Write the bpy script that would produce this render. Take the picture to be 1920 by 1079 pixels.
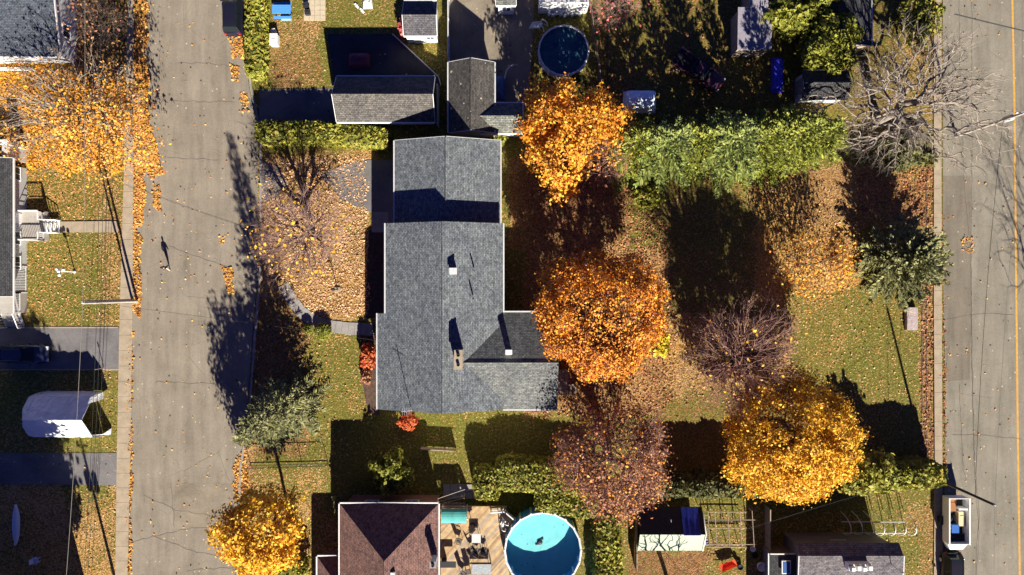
import bpy, math, random
import numpy as np
from mathutils import Vector, Matrix

for o in list(bpy.data.objects):
    bpy.data.objects.remove(o)
scene = bpy.context.scene
COL = scene.collection
R = math.radians

# ------------------------------------------------------------------ camera, sky, sun
U = 0.055            # metres on the ground per photo pixel
CAM_H = 1280 * U     # flying height, straight down
cd = bpy.data.cameras.new("camera")
cam = bpy.data.objects.new("camera", cd)
COL.objects.link(cam)
cam.location = (0, 0, CAM_H)
cam.rotation_euler = (0, 0, 0)
cd.sensor_width = 36
cd.lens = 24
cd.clip_end = 2000
scene.camera = cam

SUN_EL, SUN_AZ = 28.2, 166.0
world = bpy.data.worlds.new("World")
scene.world = world
world.use_nodes = True
nt = world.node_tree
bg = nt.nodes["Background"]
sky = nt.nodes.new("ShaderNodeTexSky")
sky.sky_type = 'NISHITA'
sky.sun_disc = False
sky.sun_elevation = R(SUN_EL)
sky.sun_rotation = R(SUN_AZ)
sky.altitude = 2500
sky.air_density = 0.32
sky.dust_density = 0.2
sky.ozone_density = 8.0
hue = nt.nodes.new("ShaderNodeMix"); hue.data_type = 'RGBA'; hue.blend_type = 'MULTIPLY'
hue.inputs[0].default_value = 1.0; hue.inputs[7].default_value = (1.0, 0.9, 1.5, 1)      # cold violet-blue autumn sky
nt.links.new(sky.outputs[0], hue.inputs[6]); nt.links.new(hue.outputs[2], bg.inputs[0])
bg.inputs[1].default_value = 0.05

sl = bpy.data.lights.new("sun", 'SUN')
sl.energy = 5.0
sl.angle = R(0.5)
sl.color = (1.0, 0.93, 0.80)
sun = bpy.data.objects.new("sun", sl)
COL.objects.link(sun)
sv = Vector((math.sin(R(SUN_AZ)) * math.cos(R(SUN_EL)), math.cos(R(SUN_AZ)) * math.cos(R(SUN_EL)), math.sin(R(SUN_EL))))
sun.rotation_euler = sv.to_track_quat('Z', 'Y').to_euler()
sun.location = sv * 100

scene.view_settings.view_transform = 'Standard'
scene.view_settings.look = 'None'
scene.view_settings.exposure = 1.3
scene.view_settings.gamma = 1.0

# ------------------------------------------------------------------ helpers
def W(px, py, z=0.0):
    """photo pixel of a point at height z -> where it stands in the world (metres)"""
    k = U * (1 - z / CAM_H)
    return Vector(((px - 960) * k, (539.5 - py) * k, z))

def tag(o, label=None, cat=None, group=None, kind=None):
    if label: o['label'] = label
    if cat: o['category'] = cat
    if group: o['group'] = group
    if kind: o['kind'] = kind
    return o

def thing(name, label, cat, loc=(0, 0, 0), rz=0.0, group=None):
    o = bpy.data.objects.new(name, None)
    o.empty_display_size = 0.3
    COL.objects.link(o)
    o.location = loc
    o.rotation_euler = (0, 0, rz)
    return tag(o, label, cat, group)

def np_mesh(name, V, F, mats, parent=None, origin=(0, 0, 0), midx=None, smooth=False):
    """F: list of (n,k) arrays of polygons"""
    V = np.asarray(V, dtype=np.float32) - np.array(origin, dtype=np.float32)
    me = bpy.data.meshes.new(name)
    Fs = [np.asarray(f, dtype=np.int32) for f in (F if isinstance(F, list) else [F]) if len(f)]
    loops = np.concatenate([f.ravel() for f in Fs]) if Fs else np.zeros(0, np.int32)
    sizes = np.concatenate([np.full(len(f), f.shape[1], np.int32) for f in Fs])
    starts = np.concatenate([[0], np.cumsum(sizes)[:-1]]).astype(np.int32)
    me.vertices.add(len(V)); me.vertices.foreach_set("co", V.ravel())
    me.loops.add(len(loops)); me.loops.foreach_set("vertex_index", loops)
    me.polygons.add(len(sizes)); me.polygons.foreach_set("loop_start", starts)
    me.polygons.foreach_set("loop_total", sizes)
    for m in (mats if isinstance(mats, (list, tuple)) else [mats]):
        me.materials.append(m)
    if midx is not None:
        me.polygons.foreach_set("material_index", np.asarray(midx, dtype=np.int32))
    if smooth:
        me.polygons.foreach_set("use_smooth", np.ones(len(sizes), dtype=bool))
    me.update(calc_edges=True)
    me.validate()
    o = bpy.data.objects.new(name, me)
    COL.objects.link(o)
    if parent is not None: o.parent = parent
    else: o.location = origin
    return o

class MB:
    def __init__(s):
        s.v = []; s.f = []; s.m = []; s.sm = []
    def add(s, vs, fs, mi=0, sm=False):
        b = len(s.v)
        s.v += [tuple(v) for v in vs]
        for f in fs:
            s.f.append(tuple(b + i for i in f)); s.m.append(mi); s.sm.append(sm)
    def box(s, c, d, rz=0.0, mi=0, taper=1.0):
        x, y, z = d[0] / 2, d[1] / 2, d[2] / 2
        ca, sa = math.cos(rz), math.sin(rz)
        vs = []
        for k, t in ((-1, 1.0), (1, taper)):
            for i, j in ((-1, -1), (1, -1), (1, 1), (-1, 1)):
                a, b = i * x * t, j * y * t
                vs.append((c[0] + a * ca - b * sa, c[1] + a * sa + b * ca, c[2] + k * z))
        s.add(vs, [(3, 2, 1, 0), (4, 5, 6, 7), (0, 1, 5, 4), (1, 2, 6, 5), (2, 3, 7, 6), (3, 0, 4, 7)], mi)
    def prism(s, poly, z0, z1, mi=0):
        n = len(poly)
        a = sum(poly[i][0] * poly[(i + 1) % n][1] - poly[(i + 1) % n][0] * poly[i][1] for i in range(n))
        if a < 0: poly = poly[::-1]
        vs = [(p[0], p[1], z0) for p in poly] + [(p[0], p[1], z1) for p in poly]
        fs = [tuple(range(n))[::-1], tuple(range(n, 2 * n))]
        fs += [(i, (i + 1) % n, n + (i + 1) % n, n + i) for i in range(n)]
        s.add(vs, fs, mi)
    def tube(s, pts, r, n=8, mi=0, cap=True, sm=True):
        pts = [Vector(p) for p in pts]
        rs = r if isinstance(r, (list, tuple)) else [r] * len(pts)
        vs = []; up = Vector((0, 0, 1))
        prev = None
        for i, p in enumerate(pts):
            d = (pts[min(i + 1, len(pts) - 1)] - pts[max(i - 1, 0)])
            d = d.normalized() if d.length > 1e-9 else Vector((0, 0, 1))
            if prev is None:
                a = d.cross(up)
                if a.length < 1e-3: a = d.cross(Vector((1, 0, 0)))
            else:
                a = prev - d * prev.dot(d)
            a.normalize(); prev = a
            b = d.cross(a)
            for k in range(n):
                t = 2 * math.pi * k / n
                vs.append(p + (a * math.cos(t) + b * math.sin(t)) * rs[i])
        fs = []
        for i in range(len(pts) - 1):
            for k in range(n):
                fs.append((i * n + k, i * n + (k + 1) % n, (i + 1) * n + (k + 1) % n, (i + 1) * n + k))
        s.add(vs, fs, mi, sm)
        if cap:
            m = len(pts) - 1
            s.add(vs[:n], [tuple(range(n))], mi); s.add(vs[m * n:], [tuple(range(n))[::-1]], mi)
    def lathe(s, c, prof, n=16, mi=0, sm=True, cap=True):
        vs = []
        for r, z in prof:
            for k in range(n):
                t = 2 * math.pi * k / n
                vs.append((c[0] + r * math.cos(t), c[1] + r * math.sin(t), c[2] + z))
        fs = []
        for i in range(len(prof) - 1):
            for k in range(n):
                fs.append((i * n + k, i * n + (k + 1) % n, (i + 1) * n + (k + 1) % n, (i + 1) * n + k))
        if cap and prof[0][0] > 1e-4: fs.append(tuple(range(n))[::-1])
        if cap and prof[-1][0] > 1e-4: fs.append(tuple(range((len(prof) - 1) * n, len(prof) * n)))
        s.add(vs, fs, mi, sm)
    def shell(s, polys, thick=0.16, mi=0, side=None):
        """roof planes given by their top corners, closed into a slab"""
        cnt = {}
        key = lambda p: (round(p[0], 3), round(p[1], 3), round(p[2], 3))
        for P in polys:
            for i in range(len(P)):
                e = frozenset((key(P[i]), key(P[(i + 1) % len(P)])))
                cnt[e] = cnt.get(e, 0) + 1
        for P in polys:
            P = [Vector(p) for p in P]
            nrm = (P[1] - P[0]).cross(P[2] - P[0])
            if nrm.z < 0: P = P[::-1]
            n = len(P)
            lo = [p - Vector((0, 0, thick)) for p in P]
            s.add(P, [tuple(range(n))], mi)
            s.add(lo, [tuple(range(n))[::-1]], mi if side is None else side)
            for i in range(n):
                j = (i + 1) % n
                if cnt[frozenset((key(P[i]), key(P[j])))] == 1:
                    s.add([P[i], lo[i], lo[j], P[j]], [(0, 1, 2, 3)], mi if side is None else side)
    def build(s, name, mats, parent=None, origin=None, local=False):
        me = bpy.data.meshes.new(name)
        if local: og = Vector((0, 0, 0))
        elif origin is not None: og = Vector(origin)
        elif parent is not None:
            og = Vector(parent.location)
            if parent.parent is not None: og = og + Vector(parent.parent.location)
        else: og = Vector((0, 0, 0))
        me.from_pydata([(v[0] - og.x, v[1] - og.y, v[2] - og.z) for v in s.v], [], s.f)
        for m in (mats if isinstance(mats, (list, tuple)) else [mats]): me.materials.append(m)
        me.polygons.foreach_set("material_index", s.m)
        me.polygons.foreach_set("use_smooth", s.sm)
        me.update()
        o = bpy.data.objects.new(name, me)
        COL.objects.link(o)
        if parent is not None: o.parent = parent
        elif not local: o.location = og
        return o

def lerp(a, b, t): return Vector(a) * (1 - t) + Vector(b) * t

# ------------------------------------------------------------------ materials
def C4(c): return (c[0], c[1], c[2], 1)

class NM:
    def __init__(s, name, rough=0.8, metal=0.0):
        s.m = bpy.data.materials.new(name); s.m.use_nodes = True
        s.t = s.m.node_tree; s.n = s.t.nodes; s.l = s.t.links
        s.b = s.n["Principled BSDF"]
        s.b.inputs["Roughness"].default_value = rough
        s.b.inputs["Metallic"].default_value = metal
        s.b.inputs["Specular IOR Level"].default_value = 0.3
        s.tc = s.n.new("ShaderNodeTexCoord")
    def noise(s, scale, detail=4, rough=0.6, vec=None, dist=0.0):
        n = s.n.new("ShaderNodeTexNoise")
        n.inputs["Scale"].default_value = scale
        n.inputs["Detail"].default_value = detail
        n.inputs["Roughness"].default_value = rough
        n.inputs["Distortion"].default_value = dist
        s.l.new(vec or s.tc.outputs["Object"], n.inputs["Vector"])
        return n.outputs["Fac"]
    def vor(s, scale, vec=None, feat='F1'):
        n = s.n.new("ShaderNodeTexVoronoi"); n.feature = feat
        n.inputs["Scale"].default_value = scale
        s.l.new(vec or s.tc.outputs["Object"], n.inputs["Vector"])
        return n
    def mapping(s, scale=(1, 1, 1), rot=(0, 0, 0)):
        n = s.n.new("ShaderNodeMapping")
        n.inputs["Scale"].default_value = scale
        n.inputs["Rotation"].default_value = rot
        s.l.new(s.tc.outputs["Object"], n.inputs["Vector"])
        return n.outputs["Vector"]
    def ramp(s, fac, stops, interp='LINEAR'):
        n = s.n.new("ShaderNodeValToRGB"); cr = n.color_ramp; cr.interpolation = interp
        while len(cr.elements) < len(stops): cr.elements.new(0.5)
        for e, (p, c) in zip(cr.elements, stops):
            e.position = p; e.color = C4(c) if len(c) == 3 else c
        s.l.new(fac, n.inputs[0]); return n.outputs[0]
    def math(s, op, a, b=None, clamp=False):
        n = s.n.new("ShaderNodeMath"); n.operation = op; n.use_clamp = clamp
        for i, v in enumerate((a, b)):
            if v is None: continue
            if isinstance(v, (int, float)): n.inputs[i].default_value = v
            else: s.l.new(v, n.inputs[i])
        return n.outputs[0]
    def mix(s, fac, a, b, blend='MIX'):
        n = s.n.new("ShaderNodeMix"); n.data_type = 'RGBA'; n.blend_type = blend
        for i, v in ((0, fac), (6, a), (7, b)):
            if isinstance(v, (int, float)): n.inputs[i].default_value = v
            elif isinstance(v, (tuple, list)): n.inputs[i].default_value = C4(v)
            else: s.l.new(v, n.inputs[i])
        return n.outputs[2]
    def col(s, c):
        if isinstance(c, (tuple, list)): s.b.inputs["Base Color"].default_value = C4(c)
        else: s.l.new(c, s.b.inputs["Base Color"])
    def bump(s, h, dist=0.05, strength=1.0):
        n = s.n.new("ShaderNodeBump")
        n.inputs["Distance"].default_value = dist
        n.inputs["Strength"].default_value = strength
        s.l.new(h, n.inputs["Height"]); s.l.new(n.outputs[0], s.b.inputs["Normal"])

def mottled(name, c, var=0.25, scale=6.0, rough=0.85, bump=0.02, fine=30.0, metal=0.0, tint=None):
    """one colour with broad and fine unevenness"""
    m = NM(name, rough, metal)
    a = tuple(x * (1 - var) for x in c); b = tuple(min(1, x * (1 + var)) for x in c)
    if tint: b = tint
    n1 = m.noise(scale, 5, 0.65); n2 = m.noise(fine, 3, 0.7)
    f = m.math('ADD', m.math('MULTIPLY', n1, 0.55), m.math('MULTIPLY', n2, 0.45))
    m.col(m.ramp(f, [(0.36, a), (0.64, b)]))
    if bump: m.bump(n2, bump)
    return m.m

def shingles(name, c, var=0.28, rot=0.0, leaf=0.0, leafcol=(0.5, 0.42, 0.3)):
    m = NM(name, 0.9)
    vec = m.mapping((1, 1, 1), (0, 0, rot))
    br = m.n.new("ShaderNodeTexBrick")
    br.inputs["Scale"].default_value = 1.0
    br.inputs["Brick Width"].default_value = 0.34
    br.inputs["Row Height"].default_value = 0.15
    br.inputs["Mortar Size"].default_value = 0.012
    br.inputs["Color1"].default_value = C4(tuple(x * (1 - var) for x in c))
    br.inputs["Color2"].default_value = C4(tuple(x * (1 + var) for x in c))
    br.inputs["Mortar"].default_value = C4(tuple(x * 0.45 for x in c))
    m.l.new(vec, br.inputs["Vector"])
    n1 = m.noise(0.5, 3, 0.6); n2 = m.noise(3.0, 5, 0.78, vec, 0.8); n3 = m.noise(18, 2, 0.8)
    k = m.math('ADD', m.math('MULTIPLY', n2, 0.65), m.math('MULTIPLY', n3, 0.35))
    sh = m.ramp(k, [(0.4, (0.42, 0.43, 0.46)), (0.5, (0.95, 0.95, 0.95)), (0.6, (1.6, 1.58, 1.5))])
    base = m.mix(1.0, br.outputs["Color"], sh, 'MULTIPLY')
    base = m.mix(1.0, base, m.ramp(n1, [(0.3, (0.85, 0.86, 0.9)), (0.7, (1.12, 1.1, 1.06))]), 'MULTIPLY')
    if leaf > 0:
        v = m.vor(3.0)
        sep = m.n.new("ShaderNodeSeparateColor"); m.l.new(v.outputs["Color"], sep.inputs[0])
        pick = m.math('LESS_THAN', sep.outputs[0], leaf)
        near = m.math('LESS_THAN', v.outputs["Distance"], 0.34)
        base = m.mix(m.math('MULTIPLY', pick, near), base, leafcol)
    m.col(base)
    m.bump(m.math('ADD', br.outputs["Fac"], m.math('MULTIPLY', k, -1.2)), 0.035)
    return m.m

def asphalt(name, c, streak=True):
    m = NM(name, 0.92)
    vec = m.mapping((1, 0.12, 1))
    n1 = m.noise(0.35, 5, 0.6); n2 = m.noise(1.3, 4, 0.6, vec); n3 = m.noise(22, 3, 0.8); n4 = m.noise(2.6, 5, 0.7)
    n5 = m.noise(7, 4, 0.8)
    f = m.math('ADD', m.math('MULTIPLY', n1, 0.26), m.math('MULTIPLY', n5, 0.32))
    f = m.math('ADD', f, m.math('MULTIPLY', n2 if streak else n1, 0.3))
    f = m.math('ADD', f, m.math('MULTIPLY', n4, 0.14))
    col = m.ramp(f, [(0.38, tuple(x * 0.66 for x in c)), (0.5, c), (0.62, tuple(x * 1.32 for x in c))])
    v = m.vor(2.2)
    sep = m.n.new("ShaderNodeSeparateColor"); m.l.new(v.outputs["Color"], sep.inputs[0])
    pick = m.math('MULTIPLY', m.math('LESS_THAN', sep.outputs[0], 0.22), m.math('LESS_THAN', v.outputs["Distance"], m.math('MULTIPLY', sep.outputs[2], 0.17)))
    col = m.mix(pick, col, (0.5, 0.42, 0.3))           # stray pale leaves and grit
    crk = m.vor(0.22, m.mix(0.12, m.tc.outputs["Object"], m.n.new("ShaderNodeTexNoise").outputs["Color"]), 'DISTANCE_TO_EDGE')
    cf = m.math('MULTIPLY', m.math('LESS_THAN', crk.outputs["Distance"], 0.0035), m.math('GREATER_THAN', n1, 0.5))
    col = m.mix(m.math('MULTIPLY', cf, 0.35), col, (0.06, 0.05, 0.045))
    pick2 = m.math('MULTIPLY', m.math('GREATER_THAN', sep.outputs[1], 0.965), m.math('LESS_THAN', v.outputs["Distance"], 0.22))
    col = m.mix(pick2, col, (0.05, 0.045, 0.04))
    m.col(col); m.bump(n3, 0.02)
    return m.m

def leafmat(name, cols, transl=0.12, rough=0.6):
    """each leaf takes its own colour out of the given ones"""
    m = NM(name, rough)
    g = m.n.new("ShaderNodeNewGeometry")
    n = len(cols)
    c = m.ramp(g.outputs["Random Per Island"], [((i + 0.0) / n, c) for i, c in enumerate(cols)], 'CONSTANT')
    cl = m.noise(0.55, 3, 0.6)
    c = m.mix(1.0, c, m.ramp(cl, [(0.34, (0.72, 0.7, 0.68)), (0.66, (1.22, 1.2, 1.15))]), 'MULTIPLY')
    m.col(c)
    tr = m.n.new("ShaderNodeBsdfTranslucent"); m.l.new(c, tr.inputs[0])
    mx = m.n.new("ShaderNodeMixShader"); mx.inputs[0].default_value = transl
    m.l.new(m.b.outputs[0], mx.inputs[1]); m.l.new(tr.outputs[0], mx.inputs[2])
    m.l.new(mx.outputs[0], m.n["Material Output"].inputs[0])
    return m.m

def plain(name, c, rough=0.5, metal=0.0, var=0.08, coat=0.0):
    m = NM(name, rough, metal)
    n = m.noise(7, 4, 0.6)
    m.col(m.ramp(n, [(0.35, tuple(x * (1 - var) for x in c)), (0.65, tuple(min(1, x * (1 + var)) for x in c))]))
    if coat:
        m.b.inputs["Coat Weight"].default_value = coat
    return m.m

M = {}
M['white'] = plain('white_paint', (0.72, 0.72, 0.70), 0.5, var=0.1)
M['trim'] = plain('pale_trim', (0.55, 0.55, 0.55), 0.5, var=0.12)
M['siding'] = mottled('pale_siding', (0.46, 0.47, 0.47), 0.08, 2, 0.7, 0.0, 20)
M['siding_tan'] = mottled('tan_siding', (0.38, 0.33, 0.27), 0.1, 2, 0.7, 0.0, 20)
M['brick'] = mottled('brick', (0.22, 0.11, 0.08), 0.3, 3, 0.9, 0.01, 14)
M['glass'] = plain('window_glass', (0.03, 0.04, 0.055), 0.08, var=0.2)
M['door'] = plain('door_paint', (0.25, 0.22, 0.2), 0.5)
M['dark'] = plain('dark_metal', (0.03, 0.03, 0.035), 0.5)
M['black'] = plain('black_rubber', (0.012, 0.012, 0.013), 0.8)
M['conc'] = mottled('concrete', (0.33, 0.265, 0.19), 0.22, 1.2, 0.9, 0.008, 12)
M['conc_grey'] = mottled('grey_concrete', (0.27, 0.25, 0.235), 0.2, 1.5, 0.9, 0.008, 12)
M['asph_l'] = asphalt('street_asphalt', (0.222, 0.19, 0.148))
M['asph_r'] = asphalt('main_road_asphalt', (0.21, 0.188, 0.148))
M['shoulder'] = asphalt('brownish_shoulder_asphalt', (0.17, 0.145, 0.112))
M['asph_patch'] = asphalt('patched_asphalt', (0.215, 0.18, 0.135), False)
M['drive'] = asphalt('driveway_asphalt', (0.15, 0.14, 0.14), False)
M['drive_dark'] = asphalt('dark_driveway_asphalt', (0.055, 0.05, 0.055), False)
M['crack_or_shadow'] = plain('seam_or_wire_shadow', (0.095, 0.08, 0.07), 0.9)  # shared by real tar seams and by painted wire shadows on the road
M['yellow_line'] = mottled('yellow_line_paint', (0.55, 0.3, 0.06), 0.3, 3, 0.8, 0, 14)
M['roof_main'] = shingles('grey_blue_shingles', (0.148, 0.165, 0.182), 0.22, R(90))
M['roof_main2'] = shingles('grey_blue_shingles_wing', (0.15, 0.158, 0.155), 0.22, 0)
M['roof_garage'] = shingles('grey_brown_shingles', (0.105, 0.097, 0.09), 0.22, 0)
M['roof_shed'] = shingles('grey_shed_shingles', (0.10, 0.095, 0.105), 0.22, 0)
M['roof_brown'] = shingles('brown_grey_shingles', (0.085, 0.078, 0.072), 0.25, R(90), 0.06)
M['roof_speck'] = shingles('pale_wing_shingles', (0.16, 0.165, 0.15), 0.3, 0, 0.1, (0.07, 0.05, 0.04))
M['roof_red'] = shingles('reddish_brown_shingles', (0.2, 0.11, 0.092), 0.14, R(90))
M['roof_dark'] = shingles('charcoal_shingles', (0.055, 0.055, 0.06), 0.2, R(90))
M['roof_blue'] = shingles('slate_grey_shingles', (0.085, 0.098, 0.125), 0.25, 0)
M['roof_lilac'] = shingles('purple_grey_shingles', (0.17, 0.155, 0.165), 0.2, 0)
M['bark'] = mottled('dark_bark', (0.09, 0.065, 0.055), 0.35, 5, 0.9, 0.02, 20)
M['bark_grey'] = mottled('grey_bark', (0.24, 0.2, 0.165), 0.35, 5, 0.9, 0.02, 20)
M['twig_purple'] = mottled('purple_brown_twigs', (0.3, 0.17, 0.13), 0.3, 5, 0.9, 0.0, 20)
M['twig_pink'] = mottled('pinkish_twigs', (0.3, 0.19, 0.16), 0.3, 5, 0.9, 0.0, 20)
M['twig_grey'] = mottled('grey_tan_twigs', (0.28, 0.235, 0.19), 0.3, 5, 0.9, 0.0, 20)
M['twig_tan'] = mottled('tan_twigs', (0.4, 0.26, 0.13), 0.3, 5, 0.9, 0.0, 20)
M['wood'] = mottled('weathered_wood', (0.3, 0.24, 0.18), 0.3, 3, 0.85, 0.01, 18)
M['polewood'] = mottled('pole_wood', (0.4, 0.36, 0.3), 0.25, 4, 0.85, 0.01, 20)
M['polewood_shaded'] = mottled('shaded_pole_wood', (0.05, 0.045, 0.04), 0.3, 4, 0.85, 0.01, 20)  # dark copy of the pole wood, shade of its unlit side painted in
M['galv'] = plain('galvanised_steel', (0.55, 0.56, 0.55), 0.5, 0.2)
M['wire'] = plain('bare_cable', (0.3, 0.27, 0.22), 0.5, 0.3)
M['wire_dark'] = plain('black_cable', (0.03, 0.03, 0.03), 0.6)
# foliage
L_orange = leafmat('orange_leaves', [(0.78, 0.28, 0.02), (0.86, 0.37, 0.03), (0.66, 0.21, 0.02), (0.86, 0.43, 0.07), (0.4, 0.14, 0.03), (0.9, 0.4, 0.03)])
L_amber = leafmat('amber_leaves', [(0.72, 0.32, 0.02), (0.78, 0.42, 0.04), (0.6, 0.2, 0.02), (0.7, 0.38, 0.05), (0.62, 0.26, 0.03)])
L_yellow = leafmat('golden_leaves', [(0.8, 0.44, 0.015), (0.87, 0.52, 0.03), (0.72, 0.35, 0.015), (0.82, 0.46, 0.03), (0.46, 0.28, 0.03), (0.88, 0.58, 0.08)])
L_rust = leafmat('rusty_leaves', [(0.34, 0.13, 0.07), (0.27, 0.11, 0.08), (0.42, 0.19, 0.09), (0.2, 0.09, 0.07), (0.46, 0.24, 0.1)])
L_tan = leafmat('tan_leaves', [(0.5, 0.32, 0.1), (0.45, 0.27, 0.12), (0.6, 0.42, 0.1), (0.36, 0.2, 0.1)])
L_red = leafmat('red_leaves', [(0.55, 0.09, 0.03), (0.62, 0.16, 0.04), (0.45, 0.07, 0.03), (0.6, 0.2, 0.07)])
L_pink = leafmat('pink_leaves', [(0.5, 0.1, 0.12), (0.6, 0.18, 0.15), (0.4, 0.08, 0.1)])
L_spruce = leafmat('spruce_needles', [(0.23, 0.27, 0.04), (0.33, 0.35, 0.055), (0.13, 0.17, 0.035), (0.44, 0.43, 0.09), (0.26, 0.3, 0.04)], 0.12)
L_spruce2 = leafmat('cool_spruce_needles', [(0.2, 0.26, 0.06), (0.29, 0.34, 0.09), (0.13, 0.17, 0.045), (0.4, 0.42, 0.13), (0.23, 0.29, 0.07)], 0.12)
L_blue = leafmat('blue_green_needles', [(0.17, 0.18, 0.07), (0.25, 0.25, 0.1), (0.1, 0.11, 0.045), (0.33, 0.32, 0.14), (0.27, 0.27, 0.115)], 0.12)
L_cedar = leafmat('cedar_sprays', [(0.24, 0.25, 0.03), (0.3, 0.31, 0.04), (0.18, 0.2, 0.025), (0.36, 0.34, 0.055), (0.26, 0.27, 0.035), (0.38, 0.3, 0.06)], 0.15)
L_lime = leafmat('yellow_green_sprays', [(0.22, 0.24, 0.03), (0.28, 0.28, 0.04), (0.16, 0.19, 0.025), (0.32, 0.3, 0.045)], 0.18)
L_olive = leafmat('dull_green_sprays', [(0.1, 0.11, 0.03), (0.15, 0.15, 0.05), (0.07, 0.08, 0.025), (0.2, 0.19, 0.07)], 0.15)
L_drift = leafmat('drift_leaves', [(0.66, 0.34, 0.07), (0.6, 0.26, 0.06), (0.7, 0.42, 0.14), (0.5, 0.2, 0.06), (0.74, 0.42, 0.08)], 0.1)
L_ground = leafmat('ground_leaves', [(0.6, 0.36, 0.16), (0.48, 0.26, 0.11), (0.72, 0.47, 0.25), (0.3, 0.14, 0.06), (0.55, 0.33, 0.08)], 0.1)
L_peach = leafmat('peach_tan_leaves', [(0.72, 0.46, 0.26), (0.6, 0.36, 0.2), (0.8, 0.54, 0.33), (0.5, 0.28, 0.13)], 0.1)
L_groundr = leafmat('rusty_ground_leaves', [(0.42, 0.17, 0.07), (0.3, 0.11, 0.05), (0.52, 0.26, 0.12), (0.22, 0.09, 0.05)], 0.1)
M['hedgecore'] = mottled('hedge_inside', (0.08, 0.085, 0.02), 0.4, 4, 0.95, 0.05, 14)

# ------------------------------------------------------------------ value noise in numpy for outlines and masks
_rs = np.random.RandomState(7)
_T = _rs.rand(256, 256)
def vnoise(x, y):
    x = np.asarray(x, float); y = np.asarray(y, float)
    xi = np.floor(x).astype(int); yi = np.floor(y).astype(int)
    fx = x - xi; fy = y - yi
    fx = fx * fx * (3 - 2 * fx); fy = fy * fy * (3 - 2 * fy)
    g = lambda a, b: _T[a % 256, b % 256]
    return (g(xi, yi) * (1 - fx) + g(xi + 1, yi) * fx) * (1 - fy) + (g(xi, yi + 1) * (1 - fx) + g(xi + 1, yi + 1) * fx) * fy
def fbm(x, y, o=4):
    s = 0; a = 0.5; t = 0
    for i in range(o):
        s = s + a * vnoise(x + 17.3 * i, y + 9.1 * i); t += a; a *= 0.5; x = x * 2.03; y = y * 2.03
    return s / t
def inpoly(px, py, poly):
    res = np.zeros(px.shape, bool); n = len(poly)
    for i in range(n):
        x1, y1 = poly[i]; x2, y2 = poly[(i + 1) % n]
        if y1 == y2: continue
        c = ((y1 > py) != (y2 > py)) & (px < (x2 - x1) * (py - y1) / (y2 - y1) + x1)
        res ^= c
    return res
def rect(x0, y0, x1, y1): return [(x0, y0), (x1, y0), (x1, y1), (x0, y1)]

# ------------------------------------------------------------------ the ground: one sheet with worn lawn and leaf cover
# (outline in photo pixels on the ground, leaf cover, leaf tone 0 golden .. 0.5 tan .. 1 rust, green 0 dry .. 1 green)
REG = [
    (rect(-400, -300, 2320, 1400), .28, .45, .45),
    (rect(110, -60, 262, 175), .72, .9, .1),
    ([(-60, 105), (110, 105), (255, 150), (262, 320), (215, 335), (60, 325), (-60, 300)], .96, .08, .2),
    (rect(46, 318, 230, 415), .55, .35, .45),
    (rect(40, 436, 230, 615), .42, .38, .55),
    (rect(190, 330, 232, 620), .72, .5, .3),
    (rect(-60, 692, 225, 850), .35, .45, .6),
    (rect(-60, 908, 222, 1130), .82, .45, .4),
    (rect(120, 908, 200, 960), .4, .4, .7),
    (rect(462, -60, 760, 168), .25, .5, .6),
    (rect(505, 30, 600, 168), .75, .72, .35),
    (rect(482, 285, 700, 610), .95, .5, .3),
    (rect(560, 600, 692, 860), .35, .4, .5),
    (rect(470, 560, 578, 860), .8, .85, .3),
    (rect(436, 780, 478, 930), .95, .6, .3),
    (rect(470, 880, 640, 1100), .6, .45, .5),
    (rect(505, 935, 580, 1100), .92, .5, .3),
    (rect(615, 770, 1080, 960), .2, .5, .5),
    (rect(780, 770, 870, 836), .2, .3, .8),
    (rect(940, 280, 985, 460), .3, .5, .85),
    (rect(955, 290, 1240, 470), .9, .85, .2),
    (rect(985, 440, 1262, 780), .97, .72, .2),
    (rect(1180, 340, 1262, 470), .45, .45, .7),
    (rect(1250, 340, 1490, 650), .45, .75, .2),
    (rect(1240, 590, 1500, 770), .92, .42, .25),
    (rect(1240, 740, 1600, 900), .5, .8, .3),
    (rect(1415, 330, 1610, 575), .95, .26, .3),
    (rect(1500, 310, 1735, 430), .95, .78, .2),
    (rect(1480, 545, 1730, 730), .35, .42, .45),
    (rect(1580, 600, 1730, 730), .2, .4, .6),
    (rect(1110, -60, 1620, 215), .3, 1.0, .2),
    (rect(1600, -60, 1700, 300), .45, .85, .2),
    (rect(1690, 60, 1768, 330), .5, .5, .1),
    (rect(1728, 300, 1752, 905), .97, .8, .1),
    (rect(1318, 950, 1440, 1100), .5, .6, .5),
    (rect(1185, 1030, 1330, 1100), .9, .95, .1),
    (rect(1655, 940, 1755, 1100), .3, .45, .6),
    (rect(1700, 945, 1750, 990), .6, .6, .3),
    (rect(1725, 940, 1755, 1100), .7, .7, .3),
    (rect(840, -60, 1010, 200), .4, .5, .4),
]
def ground_masks(px, py):
    jx = (fbm(px / 26, py / 26) - .5) * 34 + (fbm(px / 7 + 40, py / 7) - .5) * 12
    jy = (fbm(px / 26 + 90, py / 26 + 50) - .5) * 34 + (fbm(px / 7, py / 7 + 70) - .5) * 12
    qx, qy = px + jx, py + jy
    d = np.zeros(px.shape); t = np.zeros(px.shape); g = np.zeros(px.shape)
    for poly, a, b, c in REG:
        k = inpoly(qx, qy, poly)
        d[k], t[k], g[k] = a, b, c
    n = fbm(px / 45 + 3, py / 45 + 8)
    d = np.clip(d + (n - .5) * .55, 0.03, 1.0)
    t = np.clip(t + (fbm(px / 60 + 33, py / 60) - .5) * .5, 0, 1)
    g = np.clip(g + (fbm(px / 70, py / 70 + 21) - .5) * .8, 0, 1)
    return d, t, g

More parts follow.
